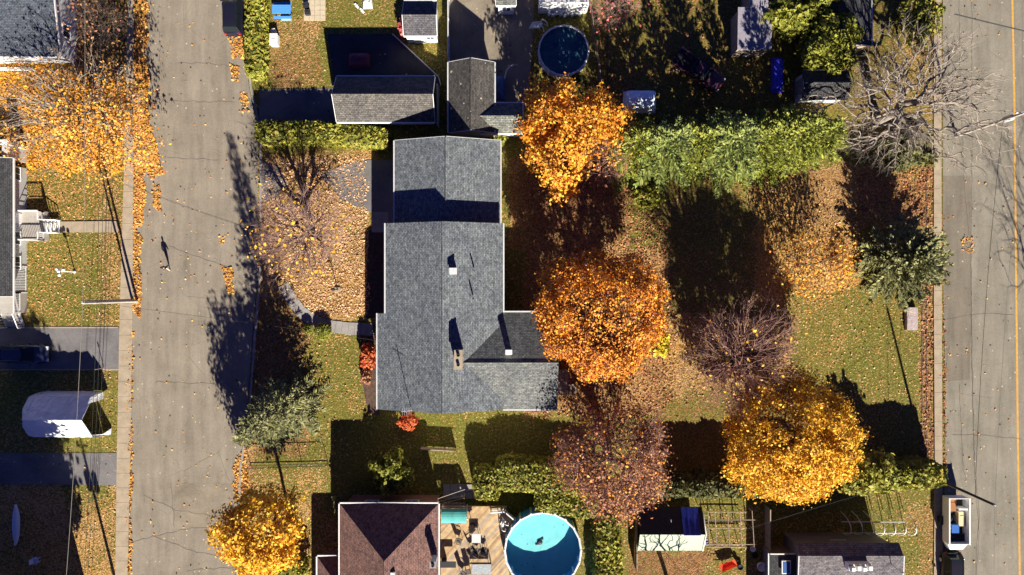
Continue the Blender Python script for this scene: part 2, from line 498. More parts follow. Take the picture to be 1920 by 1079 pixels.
def blur(a, k=1):
    for _ in range(k):
        b = a.copy()
        b[1:-1, 1:-1] = (a[1:-1, 1:-1] * 2 + a[:-2, 1:-1] + a[2:, 1:-1] + a[1:-1, :-2] + a[1:-1, 2:]) / 6
        a = b
    return a

def make_ground():
    nx, ny = 560, 330
    gx = np.linspace(-66, 66, nx); gy = np.linspace(-38, 38, ny)
    X, Y = np.meshgrid(gx, gy)
    px, py = X / U + 960, 539.5 - Y / U
    d, t, g = ground_masks(px, py)
    d, t, g = blur(d, 2), blur(t, 3), blur(g, 3)
    Z = (fbm(X / 3, Y / 3) - .5) * 0.03 - 0.03
    # sheet runs on to the horizon as a wide skirt
    X[:, 0] = -1500; X[:, -1] = 1500; Y[0, :] = -1500; Y[-1, :] = 1500
    V = np.stack([X, Y, Z], -1).reshape(-1, 3)
    i = np.arange(ny - 1)[:, None] * nx + np.arange(nx - 1)[None, :]
    F = np.stack([i, i + 1, i + nx + 1, i + nx], -1).reshape(-1, 4)
    m = NM('lawn_and_leaves', 0.9)
    at = m.n.new("ShaderNodeAttribute"); at.attribute_name = "cover"
    sep = m.n.new("ShaderNodeSeparateColor"); m.l.new(at.outputs["Color"], sep.inputs[0])
    D, Tn, G = sep.outputs[0], sep.outputs[1], sep.outputs[2]
    n2 = m.noise(5.0, 4, 0.75); n3 = m.noise(1.1, 4, 0.65)
    grass_d = m.ramp(n2, [(0.34, (0.07, 0.055, 0.012)), (0.5, (0.16, 0.125, 0.018)), (0.66, (0.27, 0.22, 0.06))])
    grass_g = m.ramp(n2, [(0.34, (0.045, 0.05, 0.01)), (0.5, (0.11, 0.12, 0.014)), (0.66, (0.2, 0.21, 0.03))])
    grass = m.mix(m.math('MULTIPLY', m.math('ADD', G, m.math('SUBTRACT', n3, 0.5)), 1.0, True), grass_d, grass_g)
    v = m.vor(8.5)
    vs = m.n.new("ShaderNodeSeparateColor"); m.l.new(v.outputs["Color"], vs.inputs[0])
    ty = m.ramp(vs.outputs[1], [(0, (0.55, 0.22, 0.02)), (0.25, (0.66, 0.33, 0.04)), (0.5, (0.45, 0.17, 0.02)), (0.75, (0.7, 0.42, 0.12))], 'CONSTANT')
    tt = m.ramp(vs.outputs[1], [(0, (0.56, 0.3, 0.12)), (0.3, (0.72, 0.45, 0.22)), (0.55, (0.36, 0.17, 0.06)), (0.8, (0.62, 0.37, 0.13))], 'CONSTANT')
    tr = m.ramp(vs.outputs[1], [(0, (0.24, 0.09, 0.045)), (0.3, (0.38, 0.17, 0.09)), (0.55, (0.14, 0.055, 0.035)), (0.8, (0.4, 0.15, 0.05))], 'CONSTANT')
    t1 = m.mix(m.math('MULTIPLY', Tn, 2.0, True), ty, tt)
    t2 = m.mix(m.math('MULTIPLY', m.math('SUBTRACT', Tn, 0.5), 2.0, True), t1, tr)
    shape = m.math('SUBTRACT', 1.0, m.math('MULTIPLY', v.outputs["Distance"], 0.6))
    leafc = m.mix(1.0, t2, m.ramp(v.outputs["Distance"], [(0.0, (1.15, 1.15, 1.15)), (0.9, (0.5, 0.48, 0.48))]), 'MULTIPLY')
    leafc = m.mix(0.22, leafc, grass)
    on = m.math('LESS_THAN', vs.outputs[0], m.math('ADD', m.math('MULTIPLY', m.math('POWER', D, 1.5), 0.95), m.math('MULTIPLY', m.math('SUBTRACT', n3, 0.5), 0.5)))
    m.col(m.mix(on, grass, leafc))
    hgt = m.math('ADD', m.math('MULTIPLY', m.math('MULTIPLY', shape, on), 0.8), n2)
    m.bump(hgt, 0.09)
    o = np_mesh('ground', V, F, m.m, smooth=True)
    at = o.data.color_attributes.new("cover", 'FLOAT_COLOR', 'POINT')
    c = np.stack([d, t, g, np.ones_like(d)], -1).astype(np.float32).ravel()
    at.data.foreach_set("color", c)
    o['kind'] = 'structure'
make_ground()

def sheet(name, polypx, z, mat, parent=None, kerb=0.0):
    """flat paved area from its outline (photo pixels on the ground); kerb = a real raised slab"""
    mb = MB()
    P = [W(x, y) for x, y in polypx]
    mb.prism([(p.x, p.y) for p in P], z - 0.3, z)
    o = mb.build(name, mat, parent, origin=(0, 0, 0))
    if parent is None: o['kind'] = 'structure'
    return o

def strip(left, right): return left + right[::-1]

# streets
street_l = [(262, -300), (262, 0), (252, 330), (247, 700), (243, 1079), (240, 1500)]
street_r = [(463, -300), (463, 0), (466, 160), (484, 250), (484, 500), (474, 620), (462, 780), (446, 880), (440, 1079), (438, 1500)]
road1 = sheet('road', strip(street_l, street_r), 0.004, M['asph_l'])
main_l = [(1768, -300), (1768, 0), (1768, 500), (1772, 700), (1774, 900), (1768, 1079), (1768, 1500)]
road2 = sheet('road', [(1768, -300), (1768, 0), (1768, 500), (1772, 700), (1772, 900), (1768, 1079), (1768, 1500), (2180, 1500), (2180, -300)], 0.004, M['asph_r'])
sheet('road_shoulder', [(1768, 330), (1820, 330), (1821, 600), (1818, 712), (1772, 716)], 0.008, M['shoulder'])
sheet('road_patch', [(331, 906), (441, 908), (440, 986), (326, 992)], 0.008, M['asph_patch'])
def flat_line(mb, pts, w, z, jit=0.0, seed=0):
    rng = random.Random(seed)
    out = []
    for (x0, y0), (x1, y1) in zip(pts[:-1], pts[1:]):
        n = max(1, int(math.hypot(x1 - x0, y1 - y0) / 9)) if jit else 1
        for i in range(n):
            t = i / n
            out.append((x0 + (x1 - x0) * t + rng.uniform(-jit, jit), y0 + (y1 - y0) * t + rng.uniform(-jit, jit)))
    out.append(pts[-1])
    L, Rr = [], []
    for i, p in enumerate(out):
        a = W(*out[max(0, i - 1)]); b = W(*out[min(len(out) - 1, i + 1)])
        d = (b - a).normalized(); nrm = Vector((-d.y, d.x, 0)) * w / 2 * (rng.uniform(.5, 1.2) if jit else 1)
        q = W(*p); q.z = z
        L.append(q + nrm); Rr.append(q - nrm)
    n = len(L)
    mb.add(L + Rr, [(i, n + i, n + i + 1, i + 1) for i in range(n - 1)])
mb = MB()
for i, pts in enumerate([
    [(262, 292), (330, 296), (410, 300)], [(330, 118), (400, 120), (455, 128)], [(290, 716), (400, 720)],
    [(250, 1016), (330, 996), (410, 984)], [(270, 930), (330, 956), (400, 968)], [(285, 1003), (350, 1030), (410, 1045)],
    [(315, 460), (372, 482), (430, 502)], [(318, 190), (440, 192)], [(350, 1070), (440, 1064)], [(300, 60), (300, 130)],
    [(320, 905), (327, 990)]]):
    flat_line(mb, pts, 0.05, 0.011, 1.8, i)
mb.build('seam_or_wire_shadow', M['crack_or_shadow'], road1)  # some of these strips are overhead-wire shadows painted on the street, the rest seams
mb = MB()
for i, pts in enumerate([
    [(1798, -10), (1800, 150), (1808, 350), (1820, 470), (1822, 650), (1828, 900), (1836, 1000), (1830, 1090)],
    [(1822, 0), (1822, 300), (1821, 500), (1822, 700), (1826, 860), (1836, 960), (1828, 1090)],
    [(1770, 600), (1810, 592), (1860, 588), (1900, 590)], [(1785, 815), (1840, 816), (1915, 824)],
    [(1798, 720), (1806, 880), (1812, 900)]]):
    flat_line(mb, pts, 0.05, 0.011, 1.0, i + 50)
mb.build('seam_or_wire_shadow', M['crack_or_shadow'], road2)  # on this road only tar seams and cracks
mb = MB(); flat_line(mb, [(1897, -60), (1902, 200), (1905, 500), (1908, 800), (1912, 1079), (1914, 1200)], 0.2, 0.009)
o = mb.build('centre_line', M['yellow_line']); o['kind'] = 'structure'

# sidewalks (raised), driveways, paths
def slabs(name, L, Rr, z, mat, step=1.5):
    """concrete strip cast in bays with open joints"""
    mb = MB()
    for (l0, l1), (r0, r1) in zip(zip(L[:-1], L[1:]), zip(Rr[:-1], Rr[1:])):
        a0, a1, b0, b1 = W(*l0), W(*l1), W(*r0), W(*r1)
        n = max(1, int((a1 - a0).length / step))
        for i in range(n):
            t0, t1 = i / n, (i + 1) / n - 0.022 / max((a1 - a0).length, .1)
            q = [lerp(a0, a1, t0), lerp(a0, a1, t1), lerp(b0, b1, t1), lerp(b0, b1, t0)]
            mb.prism([(p.x, p.y) for p in q], -0.2, z)
    o = mb.build(name, mat, origin=(0, 0, 0)); o['kind'] = 'structure'
    return o
slabs('sidewalk', [(240, -200), (240, 0), (233, 330), (225, 600), (220, 860), (217, 1079), (215, 1400)],
      [(252, -200), (252, 0), (251, 330), (249, 600), (245, 860), (240, 1079), (238, 1400)], 0.1, M['conc'])
slabs('sidewalk', [(1750, -200), (1750, 300), (1750, 600), (1752, 900), (1750, 1079), (1748, 1400)],
      [(1764, -200), (1764, 300), (1765, 600), (1766, 900), (1768, 1079), (1768, 1400)], 0.1, M['conc'])
slabs('kerb', [(466, -200), (468, 160), (487, 250), (487, 500), (477, 620), (465, 780), (449, 880), (443, 1079), (441, 1400)],
      [(470, -200), (472, 160), (491, 250), (491, 500), (481, 620), (469, 780), (453, 880), (447, 1079), (445, 1400)], 0.1, M['conc_grey'], 3)
mb = MB()
for i, pts in enumerate([[(1729, 560), (1729, 905)], [(1737, 330), (1738, 905)]]):
    flat_line(mb, pts, 0.1, 0.012, 0.6, i + 9)
o = mb.build('lawn_edge', M['bark']); o['kind'] = 'structure'
sheet('driveway', [(-60, 614), (224, 616), (222, 694), (-60, 690)], 0.01, M['drive'])
sheet('driveway', [(-60, 850), (220, 850), (219, 910), (-60, 908)], 0.01, M['drive'])
sheet('driveway', [(486, 168), (640, 166), (655, 228), (486, 230)], 0.01, M['drive'])
sheet('driveway', [(690, 300), (745, 300), (745, 430), (690, 396), (640, 378), (618, 345), (600, 330), (640, 310)], 0.01, M['drive'])
sheet('driveway', [(486, 300), (520, 312), (540, 345), (520, 372), (486, 380)], 0.01, M['drive'])
sheet('driveway', [(838, -200), (1010, -200), (1000, 60), (990, 200), (960, 230), (838, 230)], 0.01, M['asph_patch'])
slabs('path', [(105, 416), (222, 415)], [(105, 436), (222, 436)], 0.05, M['conc'], 1.3)
slabs('path', [(540, 530), (556, 556), (572, 577), (592, 592), (620, 601), (655, 605), (700, 607)], [(522, 540), (540, 570), (556, 592), (580, 610), (614, 622), (652, 628), (700, 630)], 0.04, M['conc_grey'], .5)
sheet('path', [(697, 398), (728, 398), (728, 436), (697, 436)], 0.03, M['conc_grey'])
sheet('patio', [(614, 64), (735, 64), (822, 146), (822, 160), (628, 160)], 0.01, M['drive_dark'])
mb = MB()
rng = random.Random(4)
for i in range(4):
    for j in range(5):
        c = W(575 + i * 10.2, -4 + j * 9.6)
        mb.box((c.x, c.y, 0.03), (0.53, 0.5, 0.08), rng.uniform(-.03, .03))
o = mb.build('patio', mottled('pale_paving', (0.5, 0.42, 0.3), .15, 2, .9, .01, 14)); o['kind'] = 'structure'
mb = MB()
for y in (614.5, 693.5):
    flat_line(mb, [(50 if y < 650 else -60, y), (222, y)], 0.14, 0.02)
o = mb.build('kerb', M['conc']); o['kind'] = 'structure'
sheet('ground_strip', [(691, 432), (726, 432), (726, 596), (686, 596)], 0.008, mottled('dark_ground', (0.06, 0.04, 0.035), .5, 3, .95, .03, 12))  # dark strip of ground along the west wall
sheet('ground_strip', [(676, 628), (712, 628), (712, 780), (690, 776), (676, 700)], 0.008, mottled('leafy_mulch', (0.09, 0.055, 0.04), .6, 3, .95, .03, 9))  # garden bed below the wall shrubs

# ------------------------------------------------------------------ leaves, twigs, trees
def leaf_cards(Cn, size, rng, N=None, aspect=1.7, jitter=0.9):
    """diamond leaf clumps; N = preferred outward direction"""
    n = len(Cn)
    nr = rng.normal(size=(n, 3))
    if N is not None: nr = N * 1.0 + nr * jitter
    nr /= np.linalg.norm(nr, axis=1)[:, None] + 1e-9
    a = rng.normal(size=(n, 3)); a -= nr * (a * nr).sum(1)[:, None]
    a /= np.linalg.norm(a, axis=1)[:, None] + 1e-9
    b = np.cross(nr, a)
    s = (size * rng.uniform(.45, 1.65, n))[:, None]
    l = a * s * aspect * .5; w = b * s * .5
    fold = nr * s * .18
    V = np.stack([Cn - l, Cn + w + fold, Cn + l, Cn - w + fold], 1).reshape(-1, 3)
    F = np.arange(4 * n).reshape(-1, 4)
    return V, F

def tubes_np(P0, P1, r0, r1, k=3):
    d = P1 - P0; L = np.linalg.norm(d, axis=1)[:, None] + 1e-9; d = d / L
    ref = np.where(np.abs(d[:, 2:3]) > .9, np.array([[1., 0, 0]]), np.array([[0, 0, 1.]]))
    a = np.cross(d, ref); a /= np.linalg.norm(a, axis=1)[:, None] + 1e-9
    b = np.cross(d, a)
    n = len(P0); V = []
    for P, r in ((P0, r0), (P1, r1)):
        for i in range(k):
            t = 2 * math.pi * i / k
            V.append(P + (a * math.cos(t) + b * math.sin(t)) * np.asarray(r).reshape(-1, 1))
    V = np.stack(V, 1).reshape(-1, 3)
    base = (np.arange(n) * 2 * k)[:, None]
    F = np.concatenate([base + np.array([[i, (i + 1) % k, k + (i + 1) % k, k + i]]) for i in range(k)], 0)
    return V, F

def joinVF(parts):
    V = []; F = []; Mi = []; off = 0
    for v, f, m in parts:
        V.append(v); F.append(f + off); Mi.append(np.full(len(f), m, np.int32)); off += len(v)
    return np.concatenate(V), np.concatenate(F), np.concatenate(Mi)

def skeleton(base, fork, cen, rad, ntips, rng, shell=.35, pathw=.45, zmin=-.75, rt=.011, expo=.43, step=.8, lump=.12, gap=None):
    base = np.array(base, float); cen = np.array(cen, float); rad = np.array(rad, float)
    tips = []
    ph = rng.uniform(0, 6.28, 4)
    while len(tips) < ntips:
        d = rng.normal(size=3); d /= np.linalg.norm(d)
        if d[2] < zmin: continue
        az = math.atan2(d[1], d[0])
        lm = 1 + lump * (math.sin(3 * az + ph[0]) + .8 * math.sin(5 * az + ph[1] + 3 * d[2]) + .6 * math.sin(9 * az + ph[2])) * .6 + rng.normal() * .035
        r = (shell ** 3 + (1 - shell ** 3) * rng.uniform()) ** (1 / 3)
        t = cen + d * rad * r * lm
        if t[2] < .35: continue
        if gap is not None and gap(t, d): continue
        tips.append(t)
    tips = np.array(tips)
    pos = [base]; par = [-1]; pl = [0.0]
    forkp = base.copy(); forkp[2] = fork
    top = cen.copy(); top[2] = cen[2] + rad[2] * .3
    nT = max(2, int(fork / .7))
    for i in range(1, nT + 1):
        pos.append(base + (forkp - base) * i / nT + np.array([rng.normal() * .04, rng.normal() * .04, 0])); par.append(len(pos) - 2); pl.append(pl[-1] + fork / nT)
    f0 = len(pos) - 1
    order = np.argsort(np.linalg.norm(tips - forkp, axis=1))
    cap = ntips * 14 + 100
    A = np.zeros((cap, 3)); PL = np.zeros(cap); n = len(pos)
    A[:n] = pos; PL[:n] = pl; par = par[:]
    PL[:n] -= PL[f0]; PL[:f0] = 1e3
    tipidx = []
    for ti in order:
        t = tips[ti]
        d = np.linalg.norm(A[:n] - t, axis=1)
        j = int(np.argmin(d + pathw * PL[:n]))
        k = max(1, int(math.ceil(d[j] / step)))
        p0 = A[j].copy(); prev = j
        lift = d[j] * .1
        for i in range(1, k + 1):
            u = i / k
            q = p0 + (t - p0) * u
            if i < k: q = q + rng.normal(size=3) * .07 * d[j] ** .5 + np.array([0, 0, lift * math.sin(u * 3.14)])
            if n >= cap: break
            A[n] = q; PL[n] = PL[prev] + d[j] / k; par.append(prev); prev = n; n += 1
        tipidx.append(prev)
    par = np.array(par[:n]); A = A[:n]
    cnt = np.zeros(n)
    cnt[tipidx] += 1
    for i in range(n - 1, 0, -1): cnt[par[i]] += cnt[i]
    r = rt * np.maximum(cnt, 1) ** expo
    r[0] *= 1.25
    return A, par, r, np.array(tipidx)

def finish_tree(root, A, par, r, bark, twigm, leafparts, extra=None, split=.055, k=4):
    og = root.location
    i = np.arange(1, len(A))
    thick = np.maximum(r[i], 0)
    r0 = np.minimum(r[par[i]], r[i] * 1.6); r1 = r[i]
    big = thick > split
    V, F = tubes_np(A[par[i]][big], A[i][big], r0[big], r1[big], 7)
    np_mesh('trunk', V, F, bark, root, og, smooth=True)
    parts = []
    V, F = tubes_np(A[par[i]][~big], A[i][~big], r0[~big], r1[~big], k)
    parts.append((V, F, 0))
    if extra is not None: parts.append((extra[0], extra[1], 0))
    mats = [twigm]
    for v, f, m in leafparts:
        mats.append(m); parts.append((v, f, len(mats) - 1))
    V, F, Mi = joinVF(parts)
    np_mesh('crown', V, F, mats, root, og, Mi)

def twigs(A, idx, cen, rng, per=3, ln=(.35, .8), r=.009, out=1.0):
    P = np.repeat(A[idx], per, 0)
    d = P - np.array(cen); d /= np.linalg.norm(d, axis=1)[:, None] + 1e-9
    d = d * out + rng.normal(size=d.shape) * .55; d[:, 2] += .15
    d /= np.linalg.norm(d, axis=1)[:, None]
    L = rng.uniform(ln[0], ln[1], len(P))[:, None]
    return tubes_np(P, P + d * L, np.full(len(P), r), np.full(len(P), r * .45), 3), P + d * L

def broadleaf(name, label, px, py, rpx, zc, rz, seed, leafs, nleaf, lsize, ntips=420, bark='bark', twig='bark', group=None,
              shell=.35, per=2, twl=(.3, .7), fork=None, sq=(1, 1), clump=.45, rt=.011, cat='tree', keep=None, spread=None, zmin=-.7, lump=.12, aspect=1.5, pathw=.45, trw=.009):
    """crown centre seen at photo pixel (px,py) at height zc; trunk stands straight below it"""
    rng = np.random.default_rng(seed)
    c = W(px, py, zc)
    rr = rpx * U * (1 - zc / CAM_H)
    base = (c.x, c.y, -.05)
    root = thing(name, label, cat, (c.x, c.y, 0), 0, group)
    fork = fork if fork else max(.6, (zc - rz) * .8 + .5)
    A, par, r, ti = skeleton(base, fork, c, (rr * sq[0], rr * sq[1], rz), ntips, rng, shell=shell, rt=rt, zmin=zmin, lump=lump, pathw=pathw)
    ex, ends = twigs(A, ti, c, rng, per, twl, trw)
    lp = []
    n_each = [int(nleaf * w) for _, w in leafs]
    for (lm, w), n in zip(leafs, n_each):
        if n == 0: continue
        src = ends[rng.integers(0, len(ends), n * 2)]
        q = src + rng.normal(size=src.shape) * clump * np.array([1, 1, .6])
        if keep is not None:
            k = keep((q - np.array(c)) / np.array([rr, rr, rz]), rng)
            q = q[k]
        q = q[:n]
        q[:, 2] = np.maximum(q[:, 2], .1)
        out = q - np.array(c); out /= np.linalg.norm(out, axis=1)[:, None] + 1e-9; out[:, 2] += .5
        v, f = leaf_cards(q, lsize, rng, out, aspect)
        lp.append((v, f, lm))
    finish_tree(root, A, par, r, M[bark], M[twig], lp, ex)
    return root

def conifer(name, label, px, py, H, Rb, seed, leaf, group=None, z0=.4, whorl=.42, nb=9, droop=.18, taper=.85, spray=.34, tipz=None, cat='tree', dens=1.0, up=0.0):
    """px,py = foot of the trunk on the ground"""
    rng = np.random.default_rng(seed)
    b = W(px, py)
    root = thing(name, label, cat, (b.x, b.y, 0), 0, group)
    mb = MB()
    mb.tube([(b.x, b.y, -.1), (b.x + .03, b.y, H * .5), (b.x, b.y, H * .98)], [H * .017 + .03, H * .009 + .02, .012], 8)
    mb.build('trunk', M['bark'], root)
    bp0 = []; bp1 = []; br = []
    Cs = []; Ds = []; Ns = []; S = []
    z = z0
    while z < H - .15:
        t = (z - z0) / (H - z0)
        L0 = Rb * (1 - t) ** taper + .12
        k = max(4, int(nb * (1 - .45 * t) * dens))
        a0 = rng.uniform(0, 6.28)
        for i in range(k):
            az = a0 + 6.283 * i / k + rng.normal() * .16
            L = L0 * rng.uniform(.62, 1.2)
            e = -droop + up * t + .55 * t + rng.normal() * .07
            d = np.array([math.cos(az) * math.cos(e), math.sin(az) * math.cos(e), math.sin(e)])
            side = np.array([-math.sin(az), math.cos(az), 0])
            o = np.array([b.x, b.y, z + rng.normal() * .06])
            bp0.append(o); bp1.append(o + d * L); br.append(.012 + .008 * L)
            ns = max(3, int(L / .15 * dens))
            u = np.sort(rng.uniform(.22, 1.02, ns))
            for uu in u:
                p = o + d * L * uu; p[2] += .10 * L * uu * uu
                for sgn in (-1, 1):
                    w = (1.05 - uu) * .55 * L * .5 + spray * .4
                    dd = d * .75 + side * sgn * rng.uniform(.35, .95) + np.array([0, 0, rng.normal() * .2 + .02])
                    dd /= np.linalg.norm(dd)
                    ln = min(w, spray * 2.2) * rng.uniform(.7, 1.25) + .1
                    Cs.append(p + dd * ln * .45); Ds.append(dd); S.append(ln)
            Cs.append(o + d * L * 1.0); Ds.append(d); S.append(spray)
        z += whorl * rng.uniform(.8, 1.2) * (1 - .35 * t)
    Cs = np.array(Cs); Ds = np.array(Ds); S = np.array(S)[:, None]
    up_ = np.zeros_like(Ds); up_[:, 2] = 1; up_ += rng.normal(size=Ds.shape) * .45
    sd = np.cross(Ds, up_); sd /= np.linalg.norm(sd, axis=1)[:, None] + 1e-9
    wd = spray * .42 * rng.uniform(.6, 1.2, (len(Cs), 1))
    V = np.stack([Cs - Ds * S * .5, Cs + sd * wd * .5, Cs + Ds * S * .55, Cs - sd * wd * .5], 1).reshape(-1, 3)
    F = np.arange(len(V)).reshape(-1, 4)
    v2, f2 = tubes_np(np.array(bp0), np.array(bp1), np.array(br), np.array(br) * .3, 3)
    V, F, Mi = joinVF([(V, F, 1), (v2, f2, 0)])
    np_mesh('crown', V, F, [M['bark'], leaf], root, root.location, Mi)
    return root

def blob_shrub(name, label, px, py, rpx, h, seed, leaf, n=900, size=.16, cat='shrub', group=None, sq=(1, 1), trimmed=False, rough=.12):
    """dense leafy shrub around short stems"""
    rng = np.random.default_rng(seed)
    c = W(px, py, h * .6)
    rr = rpx * U
    root = thing(name, label, cat, (c.x, c.y, 0), 0, group)
    mb = MB()
    for i in range(5):
        a = i * 1.257
        mb.tube([(c.x, c.y, -.03), (c.x + math.cos(a) * rr * .3, c.y + math.sin(a) * rr * .3, h * .45), (c.x + math.cos(a) * rr * .55, c.y + math.sin(a) * rr * .55, h * .75)], [.04, .025, .01], 5)
    mb.build('stem', M['bark'], root)
    d = rng.normal(size=(n, 3)); d /= np.linalg.norm(d, axis=1)[:, None]
    d[:, 2] = np.abs(d[:, 2]) * np.sign(rng.uniform(size=n) - .22)
    rad = np.array([rr * sq[0], rr * sq[1], h * .5])
    az = np.arctan2(d[:, 1], d[:, 0])
    lump = 1 + (0 if trimmed else rough) * (np.sin(4 * az + seed) + np.sin(7 * az + 2 * seed + 4 * d[:, 2]))
    rf = (rng.uniform(size=n) ** (.2 if trimmed else .35))
    q = np.array([c.x, c.y, h * .52]) + d * rad * (rf * lump)[:, None]
    q[:, 2] = np.maximum(q[:, 2], .05)
    v, f = leaf_cards(q, size, rng, d + np.array([0, 0, .4]), 1.5)
    np_mesh('foliage', v, f, leaf, root, root.location)
    return root

def hedge(name, label, pts, wpx, h, seed, leaf, dens=55, size=.2, group=None, wob=.12, wl=None):
    """clipped cedar hedge along a line of ground pixels"""
    rng = np.random.default_rng(seed)
    P = [W(x, y) for x, y in pts]
    w = wpx * U / 2
    og = P[0].copy()
    root = thing(name, label, 'hedge', og)
    # inner body
    segs = []
    for a, b in zip(P[:-1], P[1:]):
        n = max(1, int((b - a).length / .8))
        segs += [lerp(a, b, i / n) for i in range(n)]
    segs.append(P[-1])
    prof = [(-1, 0), (-.98, .35), (-.96, .8), (-.8, .95), (-.3, 1), (.3, 1), (.8, .95), (.96, .8), (.98, .35), (1, 0)]
    vs = []; fs = []
    m = len(prof)
    for i, p in enumerate(segs):
        d = (segs[min(i + 1, len(segs) - 1)] - segs[max(i - 1, 0)]).normalized()
        s = Vector((-d.y, d.x, 0))
        e = .8 if i in (0, len(segs) - 1) else 1.0
        k = 1 + wob * (vnoise(i * .7 + seed, 3.3) - .5) * 2
        hh = (h - .12) * (1 + wob * .5 * (vnoise(i * .6 + seed * 2, 8.1) - .5) * 2) * (.93 if e < 1 else 1)
        for a, b in prof:
            vs.append(p + s * (a * (w - .12) * k * e) + Vector((0, 0, b * hh)))
    for i in range(len(segs) - 1):
        for j in range(m - 1):
            fs.append((i * m + j, i * m + j + 1, (i + 1) * m + j + 1, (i + 1) * m + j))
    fs.append(tuple(range(m))); fs.append(tuple(range((len(segs) - 1) * m, len(segs) * m))[::-1])
    mb = MB(); mb.add(vs, fs); mb.build('body', M['hedgecore'], root)
    # sprays on its surface, sampled per face
    Vv = np.array([tuple(v) for v in vs]); C = []; N = []
    for f in fs:
        q = Vv[list(f)]
        if len(f) == 4:
            a = np.linalg.norm(np.cross(q[2] - q[0], q[3] - q[1])) / 2
            nn = np.cross(q[2] - q[0], q[3] - q[1])
            k = rng.poisson(a * dens)
            u = rng.uniform(size=(k, 1)); v = rng.uniform(size=(k, 1))
            pts_ = (q[0] * (1 - u) + q[1] * u) * (1 - v) + (q[3] * (1 - u) + q[2] * u) * v
        else:
            nn = np.cross(q[3] - q[0], q[6] - q[0]); cc = q.mean(0)
            lo = q.min(0); hi = q.max(0)
            k = rng.poisson(2 * w * h * dens)
            pts_ = lo + (hi - lo) * rng.uniform(size=(k, 3))
            pts_[:, 2] = rng.uniform(0, hi[2], k)
        nn = nn / (np.linalg.norm(nn) + 1e-9)
        mid = q.mean(0)
        ctr = np.array([np.mean([p.x for p in P]), np.mean([p.y for p in P]), h * .4])
        near = min(segs, key=lambda s_: (s_.x - mid[0]) ** 2 + (s_.y - mid[1]) ** 2)
        o_ = mid - np.array([near.x, near.y, h * .45])
        if np.dot(nn, o_) < 0 and len(f) == 4: nn = -nn
        if len(f) != 4:
            if np.dot(nn, mid - ctr) < 0: nn = -nn
        C.append(pts_ + nn * rng.uniform(-.02, .16, (len(pts_), 1)) + rng.normal(size=pts_.shape) * .03); N.append(np.repeat(nn[None], len(pts_), 0))
    C = np.concatenate(C); N = np.concatenate(N); N[:, 2] += .35
    v, f = leaf_cards(C, size, rng, N, 1.8, 1.0)
    np_mesh('foliage', v, f, leaf, root, root.location)
    return root

# ------------------------------------------------------------------ building helpers
def window(parent, c, face, w=1.2, h=1.1, glass='glass', frame='white'):
    """c = centre on the wall plane (world), face in '+x -x +y -y'"""
    ax = 1 if face[1] == 'x' else 0
    s = 1 if face[0] == '+' else -1
    f = MB(); p = MB()
    def bx(mb, du, dz, su, sz, dep, off):
        if ax == 1: mb.box((c[0] + s * off, c[1] + du, c[2] + dz), (dep, su, sz))
        else: mb.box((c[0] + du, c[1] + s * off, c[2] + dz), (su, dep, sz))
    t = .08
    bx(f, 0, h / 2 + t / 2, w + 2 * t, t, .1, .03); bx(f, 0, -h / 2 - t / 2, w + 2 * t + .06, t, .14, .05)
    bx(f, w / 2 + t / 2, 0, t, h, .1, .03); bx(f, -w / 2 - t / 2, 0, t, h, .1, .03)
    bx(f, 0, 0, .05, h, .07, .03)
    fo = f.build('window', M[frame], parent)
    bx(p, -w / 4 - .0125, 0, w / 2 - .025, h, .04, .02); bx(p, w / 4 + .0125, 0, w / 2 - .025, h, .04, .02)
    po = p.build('pane', M[glass], fo, origin=parent.location)

def door(parent, c, face, w=.95, h=2.05, mat='door'):
    ax = 1 if face[1] == 'x' else 0
    s = 1 if face[0] == '+' else -1
    d = MB()
    if ax: d.box((c[0] + s * .03, c[1], c[2] + h / 2), (.08, w, h))
    else: d.box((c[0], c[1] + s * .03, c[2] + h / 2), (w, .08, h))
    do = d.build('door', M[mat], parent)
    k = MB()
    if ax: k.box((c[0] + s * .11, c[1] + w * .38, c[2] + 1.0), (.07, .06, .1))
    else: k.box((c[0] + w * .38, c[1] + s * .11, c[2] + 1.0), (.06, .07, .1))
    k.build('handle', M['dark'], do, origin=parent.location)

